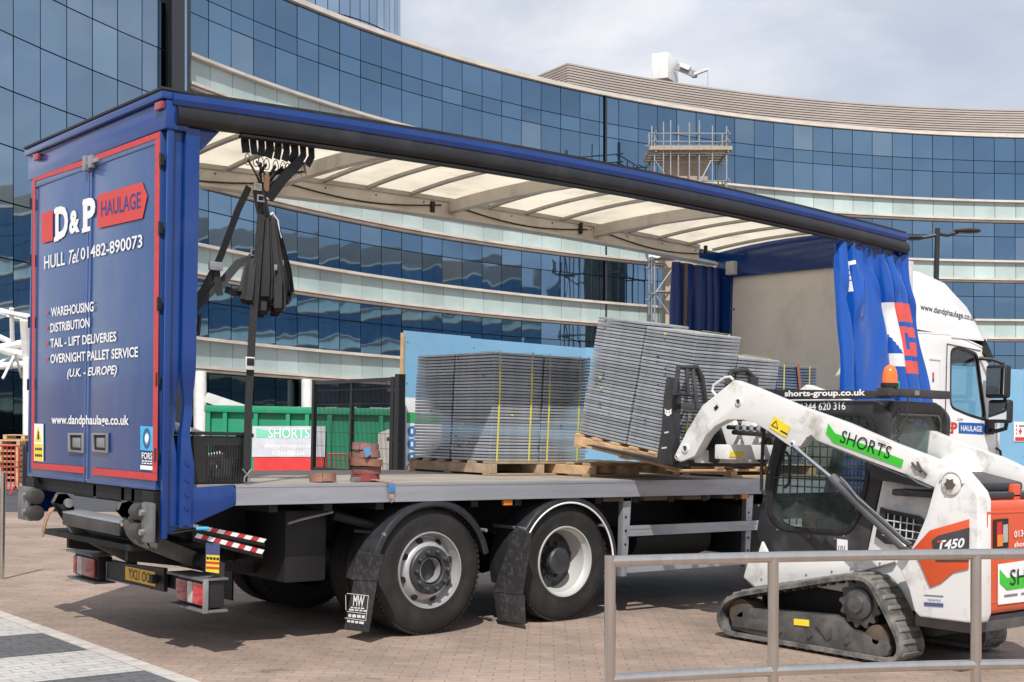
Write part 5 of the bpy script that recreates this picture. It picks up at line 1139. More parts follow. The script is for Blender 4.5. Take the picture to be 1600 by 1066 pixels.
# ================================================================== cargo on the lorry
M_pnl = mat('steel_floor_panel', (.35,.38,.42), .38, metal=.3, var=.14, vs=4, dirt=(.16,.15,.14), da=.5, ds=6, rnd=.22)
M_pnlb = mat('bluish_floor_panel', (.20,.25,.36), .42, metal=.4, var=.12, vs=4, rnd=.18)
M_wood = mat('pallet_wood', (.50,.33,.19), .8, var=.2, vs=9, rnd=.2, stretch=(1,1,1))
M_woodd = mat('old_pallet_wood', (.34,.25,.17), .85, var=.25, vs=9, rnd=.2)
M_ystr = mat('yellow_banding', (.62,.55,.10), .5); M_rstr = mat('red_webbing', (.42,.07,.08), .8); M_bstr = mat('brown_webbing', (.30,.13,.08), .85)
def tilt_matrix(loc, ang): return Matrix.Translation(V(loc)) @ Matrix.Rotation(rad(ang), 4, 'X')
brd = {}
def bmesh_(w, d, h):
    k = (round(w,3), round(d,3), round(h,3))
    if k not in brd: brd[k] = MB().box(0,0,0,w,d,h).mesh('board', bev=.003, seg=1)
    return brd[k]
def pallet(mtx, w, d, label, m=M_wood, group=None, n=6):
    p = thing('pallet', label, 'pallet', mat=mtx, group=group)
    def pc(nm, x, y, z, a, b_, c): o = link(nm, bmesh_(a,b_,c), m, p); o.location = (x+random.uniform(-.004,.004), y+random.uniform(-.004,.004), z); o.rotation_euler = (0,0,random.uniform(-.006,.006)); return o
    for i in range(n): pc('deck_board', 0, (d-.1)*i/(n-1), .104, w, .1, .022)
    for i in range(3):
        for j in range(2): pc('stringer', (w-.09)*i/2, d/2*j+.002, .018, .09, d/2-.004, .085)
    for j in range(3): pc('base_board', 0, (d-.1)*j/2, 0, w, .1, .017)
    return p
def pstack(mtx, w, d, n, label, m=M_pnl, th=.0292, straps=True, tags=7, lean=(0,0), group='stacks of floor panels'):
    s = thing('panel_stack', label, 'panel stack', mat=mtx, group=group)
    k = ('pn', round(w,3), round(d,3))
    if k not in brd: brd[k] = MB().box(0,0,0,w,d,th-.0075).mesh('floor_panel', bev=.003, seg=1)
    ox = oy = 0
    for i in range(n):
        if random.random() < .12: ox, oy = random.uniform(-.005,.005), random.uniform(-.005,.005)
        o = link('floor_panel', brd[k], m, s); o.location = (ox+random.uniform(-.0012,.0012)+lean[0]*i, oy+random.uniform(-.0012,.0012)+lean[1]*i, i*th); o.rotation_euler = (0,0,random.uniform(-.0015,.0015))
    H = n*th
    if straps:
        for x in (.14*w, .80*w):
            MB().strap([(x+.01,d*.5,H+.006),(x+.01,-.01,H+.006),(x+.006,-.014,H*.6),(x-.012,-.014,0),(x-.012,.06,-.004)], (1,0,0), .017, .0025).build('strap', M_ystr, s)
    for _ in range(tags):
        i = random.randrange(2, n-1); c = random.choice((M_ystr, M_slate, M_slate)); y = random.uniform(.05,d-.08)
        if random.random() < .72: MB().box(-.0135, y, i*th+.002, -.011, y+.022, i*th+.02).build('edge_tag', c, s, smooth=0)
        else: MB().box(random.uniform(.2,.7)*w, -.0135, i*th+.002, random.uniform(.2,.7)*w*0+.45*w, -.011, i*th+.02) if False else MB().box(.4*w, -.0135, i*th+.002, .4*w+.022, -.011, i*th+.02).build('edge_tag', c, s, smooth=0)
    return s
DZ = 1.188
# load standing on the deck
ax, ay = 3.62, 1.10
pallet(Matrix.Translation((ax-.02,ay-.02,DZ)), 1.22, 1.26, 'weathered pallet under the four strapped panel stacks on the lorry deck', M_woodd)
for (i, j, nm) in ((0,0,'grey floor panel stack with two yellow straps at the near corner of the deck load'),(1,0,'grey floor panel stack with yellow straps, just left of the lifted load'),(0,1,'bluish floor panel stack at the far left of the deck load'),(1,1,'floor panel stack at the back of the deck load, hidden behind the others')):
    n_ = 33 if (i,j) == (1,1) else 34
    pstack(Matrix.Translation((ax+i*.60,ay+j*.615,DZ+.13)), .575, .59, n_, nm, M_pnl, straps=(j == 0), lean=(.0006,-.0006))
# load on the forks, tipped back
bx_, by_, bz_ = 4.34, -.50, 1.338
TB = tilt_matrix((bx_,by_,bz_-.135*.0), 8.3)
pallet(TB @ Matrix.Translation((-.02,-.02,-.06)), 1.16, 1.28, 'pale new pallet tipped back on the loader forks', M_wood)
for (i, j, n_, nm) in ((0,0,36,'tall grey panel stack on the lifted pallet, nearest the loader arm'),(0,1,37,'tall grey panel stack on the lifted pallet, leaning at its far left'),(1,0,30,'lower grey panel stack on the lifted pallet behind the load guard'),(1,1,31,'lower panel stack at the back of the lifted pallet')):
    pstack(TB @ Matrix.Translation((i*.57,j*.625,.073)), .55, .60, n_, nm, M_pnl, straps=(j == 0), lean=(.0007,-.0012), th=.0292, tags=10)
# load further forward
pallet(Matrix.Translation((5.98,.3,DZ)), 1.32, 1.2, 'pallet standing on the lorry deck by the bulkhead')
pallet(Matrix.Translation((4.40,.62,DZ)), 1.2, 1.2, 'empty pallet left on the deck beneath the lifted load', M_woodd)
pstack(Matrix.Translation((6.0,.32,DZ+.132)), .62, .58, 35, 'blue-grey panel stack by the bulkhead with a red strap', M_pnlb, tags=5)
pstack(Matrix.Translation((6.66,.32,DZ+.132)), .62, .58, 34, 'dark panel stack nearest the bulkhead, bound with yellow straps', M_pnl, tags=3)
pstack(Matrix.Translation((6.0,.93,DZ+.132)), .58, .58, 34, 'panel stack behind the blue-grey one by the bulkhead', M_pnl, tags=0, straps=False)
s1_ = MB().strap([(6.15,.9,2.362),(6.18,.285,2.365),(6.26,.28,2.0),(6.34,.285,1.4)], (1,0,0), .05).build('load_strap', M_rstr, None, label='red webbing strap leaning across the panels by the bulkhead', cat='strap')
s2_ = MB().strap([(6.92,.9,2.335),(6.94,.285,2.338),(7.0,.28,2.0),(7.02,.285,1.4)], (1,0,0), .045).build('load_strap', M_bstr, None, label='brown webbing strap on the dark panels nearest the bulkhead', cat='strap')
# curved offcut
M_off = mat('grey_offcut', (.42,.42,.40), .6)
c0 = PZ(DZ+.003, 893, 741)
MB().sheet([[(c0.x-.09+.18*i/8, c0.y-.05+.035*math.sin(math.pi*i/8), DZ+.004+.135*j/3+(.012*math.sin(math.pi*i/8) if j == 3 else 0)) for i in range(9)] for j in range(4)], .006, (0,1,0)).build('sheet_offcut', M_off, None, label='small curved grey sheet standing on the deck under the lifted pallet', cat='offcut')
# ---- hanging straps
M_web = mat('black_webbing', (.005,.005,.006), .55, var=.25, vs=30); M_webg = mat('grey_webbing', (.022,.022,.023), .75, var=.2, vs=30)
M_webd = mat('brown_leather_strap', (.20,.10,.055), .7)
yh = .10
hp = lambda px, py, y=yh: PY(y, px, py)
hb = thing('strap_bundle', 'bundle of black internal straps tied up under the roof at the rear', 'straps')
for k in range(9):
    t = k/8; x_ = 382+104*t; y_ = 213+20*t; e = (410+14*math.sin(k*1.7), 282+6*math.cos(k))
    MB().strap([hp(x_,y_-4), hp(x_+1,y_+12), hp(x_*.9+e[0]*.1, y_+26)], (1,0,0), .052 if k % 3 else .062).build('strap_head', M_web, hb)
    mid = hp(x_*.82+e[0]*.18, y_+36)
    MB().tube([mid+V((.022*math.cos(a),.004*math.sin(a*2),.04*math.sin(a))) for a in [j*math.pi/6 for j in range(12)]], .004, 6, closed=True).build('ring', M_steel, hb)
    MB().strap([mid, hp(x_*.35+e[0]*.65, 272), hp(412+3*math.sin(k*2.2), 300, yh+.02*math.sin(k*1.3)), hp(414+5*math.sin(k*2.9), 340, yh+.03*math.cos(k*1.3))], (.8,.6,0), .038).build('strap', M_web, hb)
MB().cyl(hp(380,210,.06), hp(492,231,.06), .006, 6).build('hanging_rail', M_steel, hb)
lobes = [(382,474,394,398),(376,462,396,404),(390,476,398,396)]+[(404,496,410,338),(412,492,413,336),(420,478,416,336),(428,494,419,338),(436,488,422,340),(444,476,426,344),(449,462,428,352),(416,470,414,340)]
for k, (bx2, by2, tx, ty) in enumerate(lobes):
    o_ = .05*math.sin(k*2.4)-.01; m_ = M_webg if k in (4,7) else M_web; my = (ty+by2)/2
    P = [hp(tx,ty,yh+o_*.3), hp(tx+(bx2-tx)*.45,my-18,yh+o_*.7), hp(tx+(bx2-tx)*.9,my+22,yh+o_), hp(bx2-2,by2-7,yh+o_), hp(bx2+1,by2,yh+o_+.012), hp(bx2+5,by2-6,yh+o_+.028), hp(tx+(bx2-tx)*.85+4,my+16,yh+o_+.034), hp(tx+3,ty+2,yh+o_*.3+.02)]
    MB().strap(P, (RT.x+.35*math.sin(k*1.9), RT.y+.35*math.cos(k*2.3), 0), .060 if k > 2 else .048, .005).build('strap_loop', m_, hb)
    if k > 2 and k % 2: c = hp(tx+(bx2-tx)*.6, my+4, yh+o_-.012); MB().box(c.x-.012, c.y-.006, c.z-.02, c.x+.012, c.y, c.z+.02).build('buckle', M_steel, hb, bev=.003)
MB().strap([hp(404,296,yh), hp(408,318,yh), hp(414,345,yh)], (RT.x,RT.y,0), .085, .03).build('strap_neck', M_web, hb)
MB().strap([hp(470,250,yh-.02), hp(440,282,yh-.02), hp(420,310,yh-.015)], (.7,0,.7), .075, .012).build('strap', M_web, hb)
M_tie = mat('white_tie', (.75,.75,.76), .5)
MB().tube([hp(418,338), hp(426,333), hp(434,345), hp(436,362), hp(439,372)], .008, 6).tube([hp(418,338), hp(419,352), hp(421,366)], .006, 6).build('white_cord', M_tie, hb, kind='stuff')
for px, py_ in ((403,292),(408,310),(398,395),(402,410)): c = hp(px,py_,yh-.03); MB().frame([c+V((-.03,0,-.025)),c+V((.03,0,-.025)),c+V((.03,0,.025)),c+V((-.03,0,.025))],[c+V((-.02,0,-.015)),c+V((.02,0,-.015)),c+V((.02,0,.015)),c+V((-.02,0,.015))],(0,.006,0)).build('buckle', M_steel, hb)
c = hp(417,285,yh-.03); MB().strap([c+V((0,0,.05)), c, c+V((-.005,0,-.06))], (1,0,0), .04).build('leather_tab', M_webd, hb)
c = hp(475,262,yh-.02); MB().strap([c+V((0,0,.04)), c+V((.01,0,-.04))], (1,0,0), .018).build('leather_tab', M_webd, hb)
lg_ = thing('tension_strap', 'long dark strap running from the strap bundle down to the deck edge', 'strap')
MB().strap([hp(408,335,.06), hp(402,420,.05), hp(394,520,.04), hp(388,640,.035), hp(386,735,.03)], (1,0,0), .058, .004).build('webbing', M_webg, lg_)
c = hp(390,568,.02); MB().box(c.x-.035, c.y-.012, c.z-.045, c.x+.035, c.y+.004, c.z+.045).build('buckle', M_ltgrey, lg_, bev=.006); MB().box(c.x-.028, c.y-.016, c.z-.015, c.x+.028, c.y-.012, c.z+.035).build('buckle_lever', M_blk, lg_, bev=.002)
c = hp(386,742,.01); MB().tube([c+V((-.035,0,.04)), c+V((.02,0,-.02)), c+V((.02,0,-.05))], .006, 6).build('hook', M_steel, lg_); MB().tube([c+V((.035,0,.04)), c+V((-.02,0,-.02)), c+V((-.02,0,-.05))], .006, 6).build('hook', M_steel, lg_)
dg = thing('diagonal_strap', 'black ratchet strap stretched diagonally beside the blue rear post', 'strap')
MB().strap([hp(389,292,.12), hp(372,328,.13), hp(345,400,.16), hp(335,422,.17)], (1,0,.3), .05, .004).build('webbing', M_web, dg)
MB().strap([hp(335,422,.17), hp(318,455,.18), hp(297,480,.2)], (1,0,.3), .06, .004).build('webbing', M_web, dg); MB().strap([hp(395,404,.14), hp(372,412,.16), hp(350,438,.18), hp(322,462,.19), hp(299,488,.2)], (.6,0,1), .06, .004).build('webbing', M_web, dg)
MB().strap([hp(338,418,.165), hp(340,440,.165), hp(344,462,.165)], (1,0,0), .05, .004).build('loose_end', M_webg, dg); MB().strap([hp(352,452,.2), hp(366,458,.2), hp(386,455,.18)], (0,0,1), .05, .004).build('loose_end', M_web, dg)
c = hp(337,416,.15); MB().box(c.x-.05, c.y-.015, c.z-.03, c.x+.05, c.y+.015, c.z+.03).build('ratchet', M_steel, dg, bev=.006)
c = hp(305,508,.25); MB().frame([c+V((-.05,0,-.09)),c+V((.04,0,-.07)),c+V((.05,0,.08)),c+V((-.04,0,.09))],[c+V((-.03,0,-.06)),c+V((.02,0,-.05)),c+V((.03,0,.06)),c+V((-.025,0,.065))],(0,.03,0)).build('strap_grip', M_blk, dg, bev=.006)
# ---- black crate
cr8 = thing('plastic_crate', 'black slatted plastic crate of oddments at the rear edge of the deck', 'crate')
M_crt = mat('black_crate_plastic', (.014,.014,.015), .45, var=.2, vs=6, dirt=(.06,.06,.06), da=.3)
xa_, xb_, ya_, yb_, zt_ = .225, .64, .06, .40, DZ+.345
def tap(x, y, z): f_ = .94+.06*(z-DZ)/.345; return ((xa_+xb_)/2+(x-(xa_+xb_)/2)*f_, (ya_+yb_)/2+(y-(ya_+yb_)/2)*f_, z)
MB().box(xa_+.015, ya_+.015, DZ+.002, xb_-.015, yb_-.015, DZ+.012).build('base', M_crt, cr8)
for (p0, p1, n_) in (((xa_,ya_),(xb_,ya_),20),((xa_,yb_),(xb_,yb_),20),((xb_,ya_),(xb_,yb_),10),((xa_,ya_),(xa_,yb_),10)):
    for k in range(n_+1):
        t = k/n_; x = p0[0]+(p1[0]-p0[0])*t; y = p0[1]+(p1[1]-p0[1])*t
        sol = (p0[0] == p1[0]) or t < .22 or t > .95
        MB().bar(tap(x,y,DZ+.012), tap(x,y,zt_-.035), .0225 if sol else .010, .008, (p1[1]-p0[1],p1[0]-p0[0],0)).build('slat', M_crt, cr8, smooth=0)
    MB().bar(tap(*p0,DZ+.18), tap(*p1,DZ+.18), .010, .012).build('band', M_crt, cr8, smooth=0); MB().bar(tap(*p0,zt_-.05), tap(*p1,zt_-.05), .008, .06).build('band', M_crt, cr8, smooth=0)
    MB().bar((*p0,zt_), (*p1,zt_), .03, .022).build('rim', M_crt, cr8, bev=.004)
MB().obox((.62,.08,zt_-.01), (.06,0,0), (0,.02,0), (0,0,.014)).build('rim_handle', M_crt, cr8, bev=.004)
cts = MB()
for k in range(14): cts.obox((random.uniform(xa_+.1,xb_-.1), random.uniform(ya_+.08,yb_-.1), DZ+.06+random.random()*.12), V((random.uniform(.02,.06),random.uniform(-.02,.02),.01)), V((0,.02,random.uniform(-.01,.01))), V((.004,0,.03)))
cts.build('odds_and_ends', M_ltgrey, cr8, kind='stuff')
MB().cyl((.16,.3,zt_+.05), (.36,.22,zt_-.02), .035, 14, cap=False).build('rolled_tube', M_ltgrey, None, label='grey rolled tube poking out of the black crate', cat='tube')
# ---- rolled straps
def roll(loc, r, h, m, label, turns=7, tail=None):
    P = []; n_ = turns*26
    for i in range(n_+1):
        a = 2*math.pi*turns*i/n_; rr = .022+(r-.022)*i/n_; P.append((1.08*rr*math.cos(a), rr*math.sin(a)*.96, h/2+.0008*math.sin(a*3)))
    if tail: P += tail
    o = MB().strap(P, (0,0,1), h, .0045).build('strap_roll', m, None, label=label, cat='strap roll', group='rolled load straps on the deck')
    o.location = loc; o.rotation_euler = (random.uniform(-.09,.09), random.uniform(-.09,.09), random.random()*6); return o
def web(nm, c): return mat(nm, c, .85, var=.22, vs=25, bump=.3, bs=120)
c = PZ(DZ, 567, 752); zz = DZ+.002
for k, (col, lab, r) in enumerate((((.24,.045,.045),'red rolled strap at the bottom of the pile on the deck edge',.112),((.19,.08,.075),'dull maroon rolled strap, second from the bottom of the pile',.105),((.235,.11,.07),'orange-brown rolled strap in the middle of the pile',.112),((.22,.11,.085),'brown rolled strap, second from the top of the pile',.108),((.25,.13,.12),'mauve-brown rolled strap topping the pile on the deck edge',.105))):
    roll((c.x+random.uniform(-.012,.012), .22+random.uniform(-.012,.012), zz), r, .054, web('webbing_%d' % k, col), lab); zz += .058
c = PZ(DZ, 507, 752); roll((c.x-.08,.20,DZ+.002), .108, .062, web('webbing_single', (.27,.14,.10)), 'single loose brown rolled strap lying left of the pile', 6, [(-.11,.06,.03),(-.15,.0,.03),(-.13,-.08,.03),(-.17,-.1,.03)])
MB().obox((1.56,.12,DZ+.02), (.045,.01,0), (0,.02,0), (0,0,.016)).build('ratchet_buckle', M_steel, None, label='small steel ratchet buckle lying between the strap rolls', cat='buckle', bev=.004)
c = PY(-.03,574,706); MB().obox((PY(.09,574,706)), V((.026,0,.012)), V((.008,0,-.022))*1.3, V((0,.003,0))).build('blue_tag', mat('blue_tag_print',(.12,.28,.55),.6), None, label='pale blue tag stuck on the middle of the strap pile', cat='tag')
hk = thing('hanging_ratchet_end', 'strap end with a blue sleeve and steel hook hanging over the deck rail', 'strap end')
a = PY(-.006,611,752); MB().strap([(a.x-.1,.16,DZ+.02),(a.x-.03,.06,DZ+.012),(a.x,-.004,DZ+.008),(a.x+.002,-.012,DZ-.03),(a.x+.004,-.012,DZ-.12)], (1,0,0), .042, .005).build('webbing', web('tan_webbing',(.36,.24,.17)), hk)
MB().box(a.x-.026, -.022, DZ-.075, a.x+.026, -.016, DZ-.005).build('sleeve', mat('blue_sleeve',(.05,.20,.48),.6), hk, bev=.004)
MB().tube([(a.x-.02,-.015,DZ-.11),(a.x+.0,-.018,DZ-.15),(a.x+.024,-.015,DZ-.11)], .005, 6).build('hook', M_steel, hk)
bt_ = MB().strap([PX(-.1,84,796), PX(-.11,78,798), PX(-.12,72,812), PX(-.12,67,832), PX(-.12,68,837)], (0,1,0), .05, .006).build('dangling_strap', web('tan_tail',(.34,.20,.11)), None, label='frayed tan strap dangling from the tail lift at the far rear corner', cat='strap')
# ================================================================== hoarding, gate, skip, railing and small things
M_hrd = mat('pale_blue_hoarding', (.20,.42,.62), .5, var=.06, vs=1.5, rnd=.06, dirt=(.20,.32,.42), da=.35, ds=2)
M_ply = mat('plywood_edge', (.50,.33,.17), .8, var=.2)
hd = thing('site_hoarding', 'pale blue plywood site hoarding running behind the lorry', 'hoarding')
HZ = [(632,518,17.4),(915,543,20.1),(1280,562,22.6),(1600,577,25.4),(1900,588,28.4)]
tops = [LV(*p) for p in HZ]
acc = []
for i in range(len(tops)-1):
    a, b_ = tops[i], tops[i+1]; n_ = max(1, round((b_-a).length/1.22))
    for k in range(n_): acc.append((a.lerp(b_,k/n_), a.lerp(b_,(k+1)/n_)))
for a, b_ in acc:
    d = (b_-a).normalized(); nn = V((-d.y,d.x,0)).normalized()*.02; j = random.uniform(-.015,.015)
    P = [V((a.x,a.y,0))+d*.002, V((b_.x,b_.y,0))-d*.002, b_-d*.002+V((0,0,j)), a+d*.002+V((0,0,j))]
    MB().prism(P, nn).build('hoarding_board', M_hrd, hd, smooth=0)
    for zz_ in (.4,1.3,2.2,2.75): c_ = V((a.x,a.y,zz_))+d*.06-nn*.05; MB().cyl(c_, c_-nn*.25, .012, 6).build('screw', M_steel, hd)
    if a != acc[0][0]: MB().bar(V((a.x,a.y,0))+nn*3.5, a+nn*3.5-V((0,0,.1)), .09, .06, d).build('hoarding_post', M_ply, hd, smooth=0)
a = tops[0]; d = (tops[1]-tops[0]).normalized()
MB().bar(V((a.x,a.y,0))-d*.03, a-d*.03+V((0,0,-.02)), .05, .03, d).build('edge_batten', M_ply, hd, smooth=0)
M_sgn = mat('sign_white', (.80,.80,.80), .4); M_mand = mat('mandatory_blue', (.02,.22,.55), .4); M_sgr = mat('sign_green', (.03,.40,.12), .4)
nn = V((d.y,-d.x,0)).normalized()
def hp2(px, py): # on hoarding face
    r_ = FW+RT*((px-800)/FPX)+UP*((CYP-py)/FPX); t = (a-CAM).dot(nn)/r_.dot(nn); return CAM+r_*t+nn*.012
sg = thing('safety_sign', 'white site safety sign with blue circles on the end of the hoarding', 'sign')
MB().prism([hp2(632.5,621), hp2(690,625), hp2(690,742), hp2(632.5,742)], nn*.004).build('sign_board', M_sgn, sg, smooth=0)
MB().prism([hp2(634,644)+nn*.005, hp2(688,647)+nn*.005, hp2(688,660)+nn*.005, hp2(634,661)+nn*.005], nn*.002).build('green_panel', M_sgr, sg, smooth=0)
for k, yy in enumerate((674,694,715)):
    c = hp2(642,yy)+nn*.006; MB().cyl(c, c+nn*.003, .075, 24).build('mandatory_symbol', M_mand, sg); c2 = c+nn*.0035
    MB().obox(c2, d*.02, V((0,0,.03)), nn*.001).build('pictogram', M_sgn, sg, smooth=0)
c = hp2(640,733)+nn*.006; MB().lathe([(.075,0),(.075,.003),(.058,.003),(.058,0)], c, nn, 24, caps=False).build('prohibition_ring', M_redp, sg)
a2 = tops[3]; d2 = (tops[3]-tops[2]).normalized(); nn2 = V((d2.y,-d2.x,0)).normalized()
def hp3(px, py):
    r_ = FW+RT*((px-800)/FPX)+UP*((CYP-py)/FPX); t = (a2-CAM).dot(nn2)/r_.dot(nn2); return CAM+r_*t+nn2*.012
s3 = thing('contractor_sign', 'white sign with a red foot on the hoarding at the right edge', 'sign')
MB().prism([hp3(1583,659), hp3(1640,660), hp3(1640,690), hp3(1583,690)], nn2*.004).build('sign_board', M_sgn, s3, smooth=0)
MB().prism([hp3(1585,683)+nn2*.005, hp3(1639,684)+nn2*.005, hp3(1639,689)+nn2*.005, hp3(1585,689)+nn2*.005], nn2*.002).build('red_strip', M_redp, s3, smooth=0)
for k in range(3): MB().prism([hp3(1586+k*.2,664+6*k)+nn2*.005, hp3(1588,664+6*k)+nn2*.005, hp3(1588,667+6*k)+nn2*.005, hp3(1586,667+6*k)+nn2*.005], nn2*.002).build('red_mark', M_redp, s3, smooth=0)
c = hp3(1593,674)+nn2*.006; MB().obox(c, d2*.05, V((0,0,.018)), nn2*.001).build('red_cross_bar', M_redp, s3, smooth=0); MB().obox(c+nn2*.003, d2*.018, V((0,0,.06)), nn2*.001).build('red_cross_bar', M_redp, s3, smooth=0)
dashes(hp3(1591,667.5)+nn2*.006, hp3(1636,668.5)+nn2*.006, hp3(1591,664)+nn2*.006, M_steel, s3)
# ---- black mesh gate
M_gate = mat('black_powder_coat', (.010,.010,.011), .4)
gt = thing('mesh_gate', 'black steel mesh gate standing open at the end of the hoarding', 'gate')
def gp(px, dy=0): # gate plane: depth grows to the left
    return px
dR_, dL_ = 17.2, 19.3
def gpt(px, z): t = (614-px)/(614-490); dd = dR_+(dL_-dR_)*t; p = LV(px,706,dd); return V((p.x,p.y,z))
zt2 = 2.27
for px, w in ((490,.06),(549,.05),(614,.07)): MB().bar(gpt(px,.1), gpt(px,zt2), w, w, (1,0,0)).build('gate_stile', M_gate, gt, smooth=0)
for z in (.12,.98,zt2-.03): MB().bar(gpt(491,z), gpt(613,z), .04, .05).build('gate_rail', M_gate, gt, smooth=0)
wm = MB()
for k in range(1, 62): wm.bar(gpt(490+2*k,.12), gpt(490+2*k,zt2-.03), .006, .006, (1,0,0))
for k in range(1, 11): wm.bar(gpt(491,.12+.2*k), gpt(613,.12+.2*k), .006, .006)
wm.build('wire_mesh', M_gate, gt, smooth=0, kind='stuff')
MB().bar(gpt(623,0), gpt(623,zt2+.03), .10, .10, (1,0,0)).build('gate_post', M_gate, gt, smooth=0)
for z in (1.45,2.1): MB().bar(gpt(606,z), gpt(624,z), .05, .05).build('hinge', M_gate, gt, smooth=0)
# ---- green skip with banner
M_skip = mat('green_skip_paint', (.012,.25,.125), .5, var=.15, vs=2, dirt=(.20,.11,.07), da=.5, ds=2.2, dlo=.56, dhi=.7)
sk = thing('skip_container', 'green roll-off skip with rubble and a banner, seen beneath the lorry roof', 'skip')
sd3 = 29.
def kp(px, z, dd=0): p = LV(px,706,sd3+dd); return V((p.x,p.y,z))
H_ = 1.95
fwd = V((FW.x,FW.y,0)).normalized(); rtd = V((RT.x,RT.y,0)).normalized()
A_, B_ = kp(320,0), kp(700,0)
MB().prism([A_+V((0,0,.25)), B_+V((0,0,.25)), B_+V((0,0,H_)), A_+V((0,0,H_))], fwd*.06).build('skip_side', M_skip, sk, smooth=0)
MB().prism([A_+fwd*2.3+V((0,0,.25)), B_+fwd*2.3+V((0,0,.25)), B_+fwd*2.3+V((0,0,H_)), A_+fwd*2.3+V((0,0,H_))], fwd*.06).build('skip_side', M_skip, sk, smooth=0)
for P in (A_, B_): MB().prism([P+V((0,0,.25)), P+fwd*2.36+V((0,0,.25)), P+fwd*2.36+V((0,0,H_)), P+V((0,0,H_))], rtd*.06).build('skip_end', M_skip, sk, smooth=0)
MB().prism([A_+V((0,0,.3)), B_+V((0,0,.3)), B_+fwd*2.3+V((0,0,.3)), A_+fwd*2.3+V((0,0,.3))], (0,0,.05)).build('skip_floor', M_skip, sk, smooth=0)
for dd in (-.06,2.36): MB().bar(A_+fwd*dd+V((0,0,H_)), B_+fwd*dd+V((0,0,H_)), .14, .15).build('skip_rim', M_skip, sk, bev=.015)
for px in (326,352,400,450,480,515,548,595,640): MB().bar(kp(px,.25)-fwd*.05, kp(px,H_-.07)-fwd*.05, .09, .12, fwd).build('skip_rib', M_skip, sk, smooth=0)
MB().bar(kp(320,.25)-fwd*.04, kp(700,.25)-fwd*.04, .12, .2).build('skip_skid', M_skip, sk, smooth=0)
rb = MB()
for k in range(120):
    p = kp(random.uniform(330,690), H_-.15+random.random()*.12, random.uniform(.3,2.0)); rb.obox(p, V((random.uniform(.08,.3),random.uniform(-.1,.1),random.uniform(-.1,.12))), V((random.uniform(-.1,.1),random.uniform(.06,.2),0)), V((0,0,random.uniform(.02,.09))))
rb.build('skip_rubble', mat('rubble',(.38,.35,.30),.9,var=.4,vs=1.5), None, label='loose rubble heaped in the green skip', kind='stuff')
MB().obox(kp(352,H_+.12,.5), rtd*.45+V((0,0,-.14)), fwd*.1, V((.05,0,.10))).build('waste_plank', mat('pale_waste',(.45,.46,.44),.8), None, label='pale bent board sticking up at the left end of the skip', cat='board')
bn = thing('skip_banner', 'white and red contractor banner fixed to the green skip', 'banner')
bp_ = lambda px, py, o=.115: kp(px, 0, -o)+V((0,0,1))*((LV(px,py,sd3-o)).z)
MB().prism([bp_(394,666), bp_(508,666), bp_(508,714), bp_(394,714)], -fwd*.01).build('banner_sheet', mat('banner_grey',(.55,.57,.62),.5), bn, smooth=0)
MB().prism([bp_(397,715), bp_(506,715), bp_(506,737), bp_(397,737)], -fwd*.01).build('banner_foot', mat('banner_red',(.62,.04,.04),.5), bn, smooth=0)
MB().prism([bp_(400,668,.127), bp_(410,672,.127), bp_(484,672,.127), bp_(484,684,.127), bp_(400,684,.127)], -fwd*.002).build('banner_chevron', mat('banner_mint',(.20,.58,.42),.5), bn, smooth=0)
text_on('SHORTS', bp_(419,685,.134), bp_(483,685,.134), bp_(419,669,.134), M_whp, bn); text_on('shorts-group.co.uk', bp_(413,702,.13), bp_(488,702,.13), bp_(413,693,.13), M_whp, bn, bold=.02); text_on('01344 620 316', bp_(425,712,.13), bp_(476,712,.13), bp_(425,705,.13), M_whp, bn, bold=.02)
# low concrete blocks by the gate
cb2 = MB().prism([kp(590,0,-5), kp(640,0,-5), kp(640,1.55,-5), kp(612,1.6,-5), kp(590,1.5,-5)], fwd*.9).build('concrete_block', mat('pale_concrete',(.52,.49,.45),.85,var=.1), None, label='pale concrete block wall behind the mesh gate', cat='block', bev=.03)
# ---- red barrier, pallets, bollard at far left
M_rbar = mat('red_barrier_paint', (.45,.03,.03), .5)
def barrier(px0, px1, dd, label):
    b2 = thing('crowd_barrier', label, 'barrier', group='red crowd barriers')
    g_ = lambda px, z: V((LV(px,706,dd).x, LV(px,706,dd).y, z))
    MB().tube([g_(px0,.12), g_(px0,.95), g_(px0+2,1.05), g_(px1-2,1.05), g_(px1,.95), g_(px1,.12)], .022, 6, closed=True).build('barrier_frame', M_rbar, b2)
    n_ = int((px1-px0)/6)
    for k in range(1, n_): MB().cyl(g_(px0+(px1-px0)*k/n_,.12), g_(px0+(px1-px0)*k/n_,1.05), .012, 6).build('bar', M_rbar, b2)
    for px in (px0+6, px1-6): MB().tube([g_(px,.12)+fwd*.3-V((0,0,.11)), g_(px,.2), g_(px,.12)-fwd*.3-V((0,0,.11))], .018, 6).build('foot', M_rbar, b2)
barrier(-70, 30, 28., 'red crowd barrier in front of the stacked pallets at the left')
barrier(510, 545, 26.5, 'red barrier half hidden behind the rolled straps')
base_p = LV(8,706,33.); base_q = LV(34,706,34.5)
lbl = ['leftmost column of stacked pallets', 'right-hand column of stacked pallets']
first = None
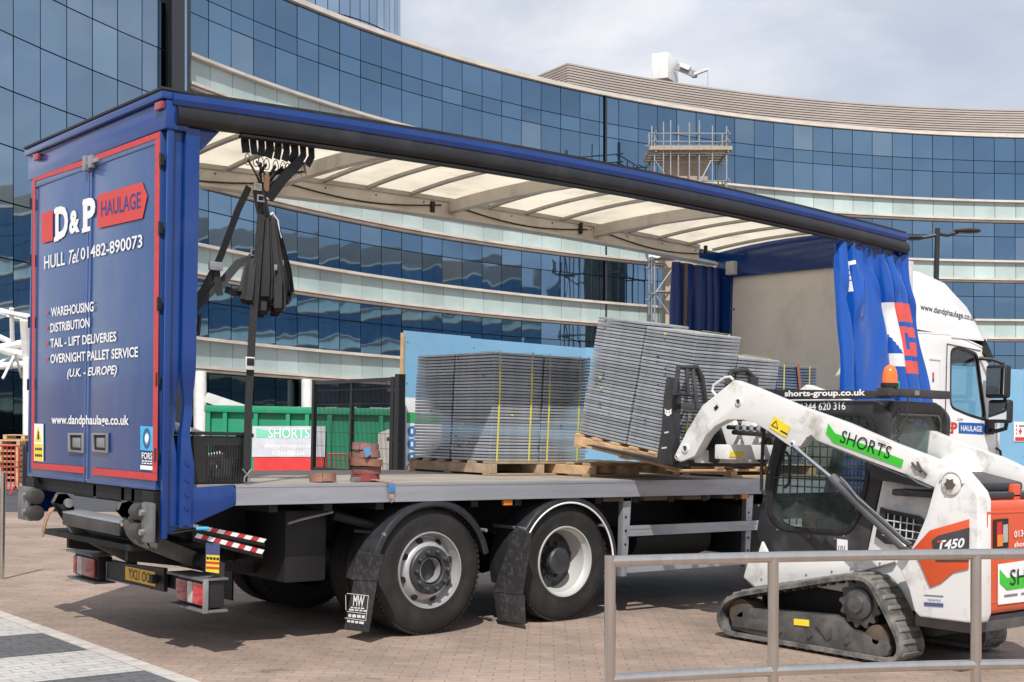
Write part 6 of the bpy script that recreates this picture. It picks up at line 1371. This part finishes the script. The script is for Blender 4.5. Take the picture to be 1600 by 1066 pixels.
for ci, (px, dd, ncol_) in enumerate(((-32,33.5,8),(6,34.,9))):
    p = LV(px,706,dd); m0 = Matrix.Translation((p.x,p.y,0)) @ Matrix.Rotation(math.atan2(rtd.y,rtd.x)+rad(8*ci), 4, 'Z')
    for k in range(ncol_):
        mt_ = m0 @ Matrix.Translation((random.uniform(-.03,.03),0,.137*k)) @ Matrix.Rotation(random.uniform(-.03,.03), 4, 'Z')
        frm = ncol_-1-k; lab = '%s pallet of the %s beyond the road' % (('topmost','second from the top','third from the top','fourth from the top','fifth from the top','sixth from the top','seventh from the top','eighth from the top','lowest')[8 if k == 0 else frm], lbl[ci])
        if first is None: first = pallet(mt_, 1.0, 1.0, lab, M_wood, group='stacked pallets beyond the road, '+lbl[ci].split()[0])
        else:
            c_ = tree_copy(first); c_.matrix_world = mt_; c_['label'] = lab; c_['group'] = 'stacked pallets beyond the road, '+lbl[ci].split()[0]
p = LV(41.5,706,29.); MB().lathe([(.085,0),(.085,1.0),(.075,1.04),(.06,1.05),(.001,1.052)], (p.x,p.y,0), (0,0,1), 16, caps=False).build('bollard', M_gate, None, label='black bollard beside the far rear corner of the lorry', cat='bollard')
# ---- brushed steel railing in the foreground
M_ss = mat('brushed_stainless', (.62,.595,.56), .2, metal=1, var=.08, vs=20, stretch=(1,1,.2), dirt=(.40,.36,.32), da=.2, ds=12)
rl_ = thing('steel_railing', 'brushed stainless steel railing curving across the right foreground', 'railing', mat=GM)
def rpt(px, z):
    t = (px-945)/(1700-945); d_ = 5.86+.62*t-.16*t*t+.05*math.sin(t*3.1); return V(((px-800)/FPX*d_, d_, z))
rt_ = .0255; zT, zM = -.490, -1.02
top_path = [rpt(954,zT-.0)]+[rpt(954+20*k,zT) for k in range(1,46)]
MB().tube(top_path, rt_, 16).build('top_rail', M_ss, rl_); MB().tube([rpt(954+20*k,zM) for k in range(46)], rt_*.96, 16).build('mid_rail', M_ss, rl_)
for px in (953,1208,1525,1850):
    p = rpt(px,0); gz = -1.5934-.0209*p.x+.016*p.y
    MB().cyl((p.x,p.y,gz), (p.x,p.y,zT+(rt_ if px == 953 else 0)), rt_, 18).build('post', M_ss, rl_); MB().cyl((p.x,p.y,gz), (p.x,p.y,gz+.012), .06, 18).build('base_plate', M_ss, rl_)
MB().lathe([(.0258,0),(.0258,1.07),(.02,1.075),(.001,1.076)], (.685,5.23,0), (0,0,1), 16, caps=False).build('steel_post', M_ss, None, label='slim steel post at the left edge of the picture', cat='post')
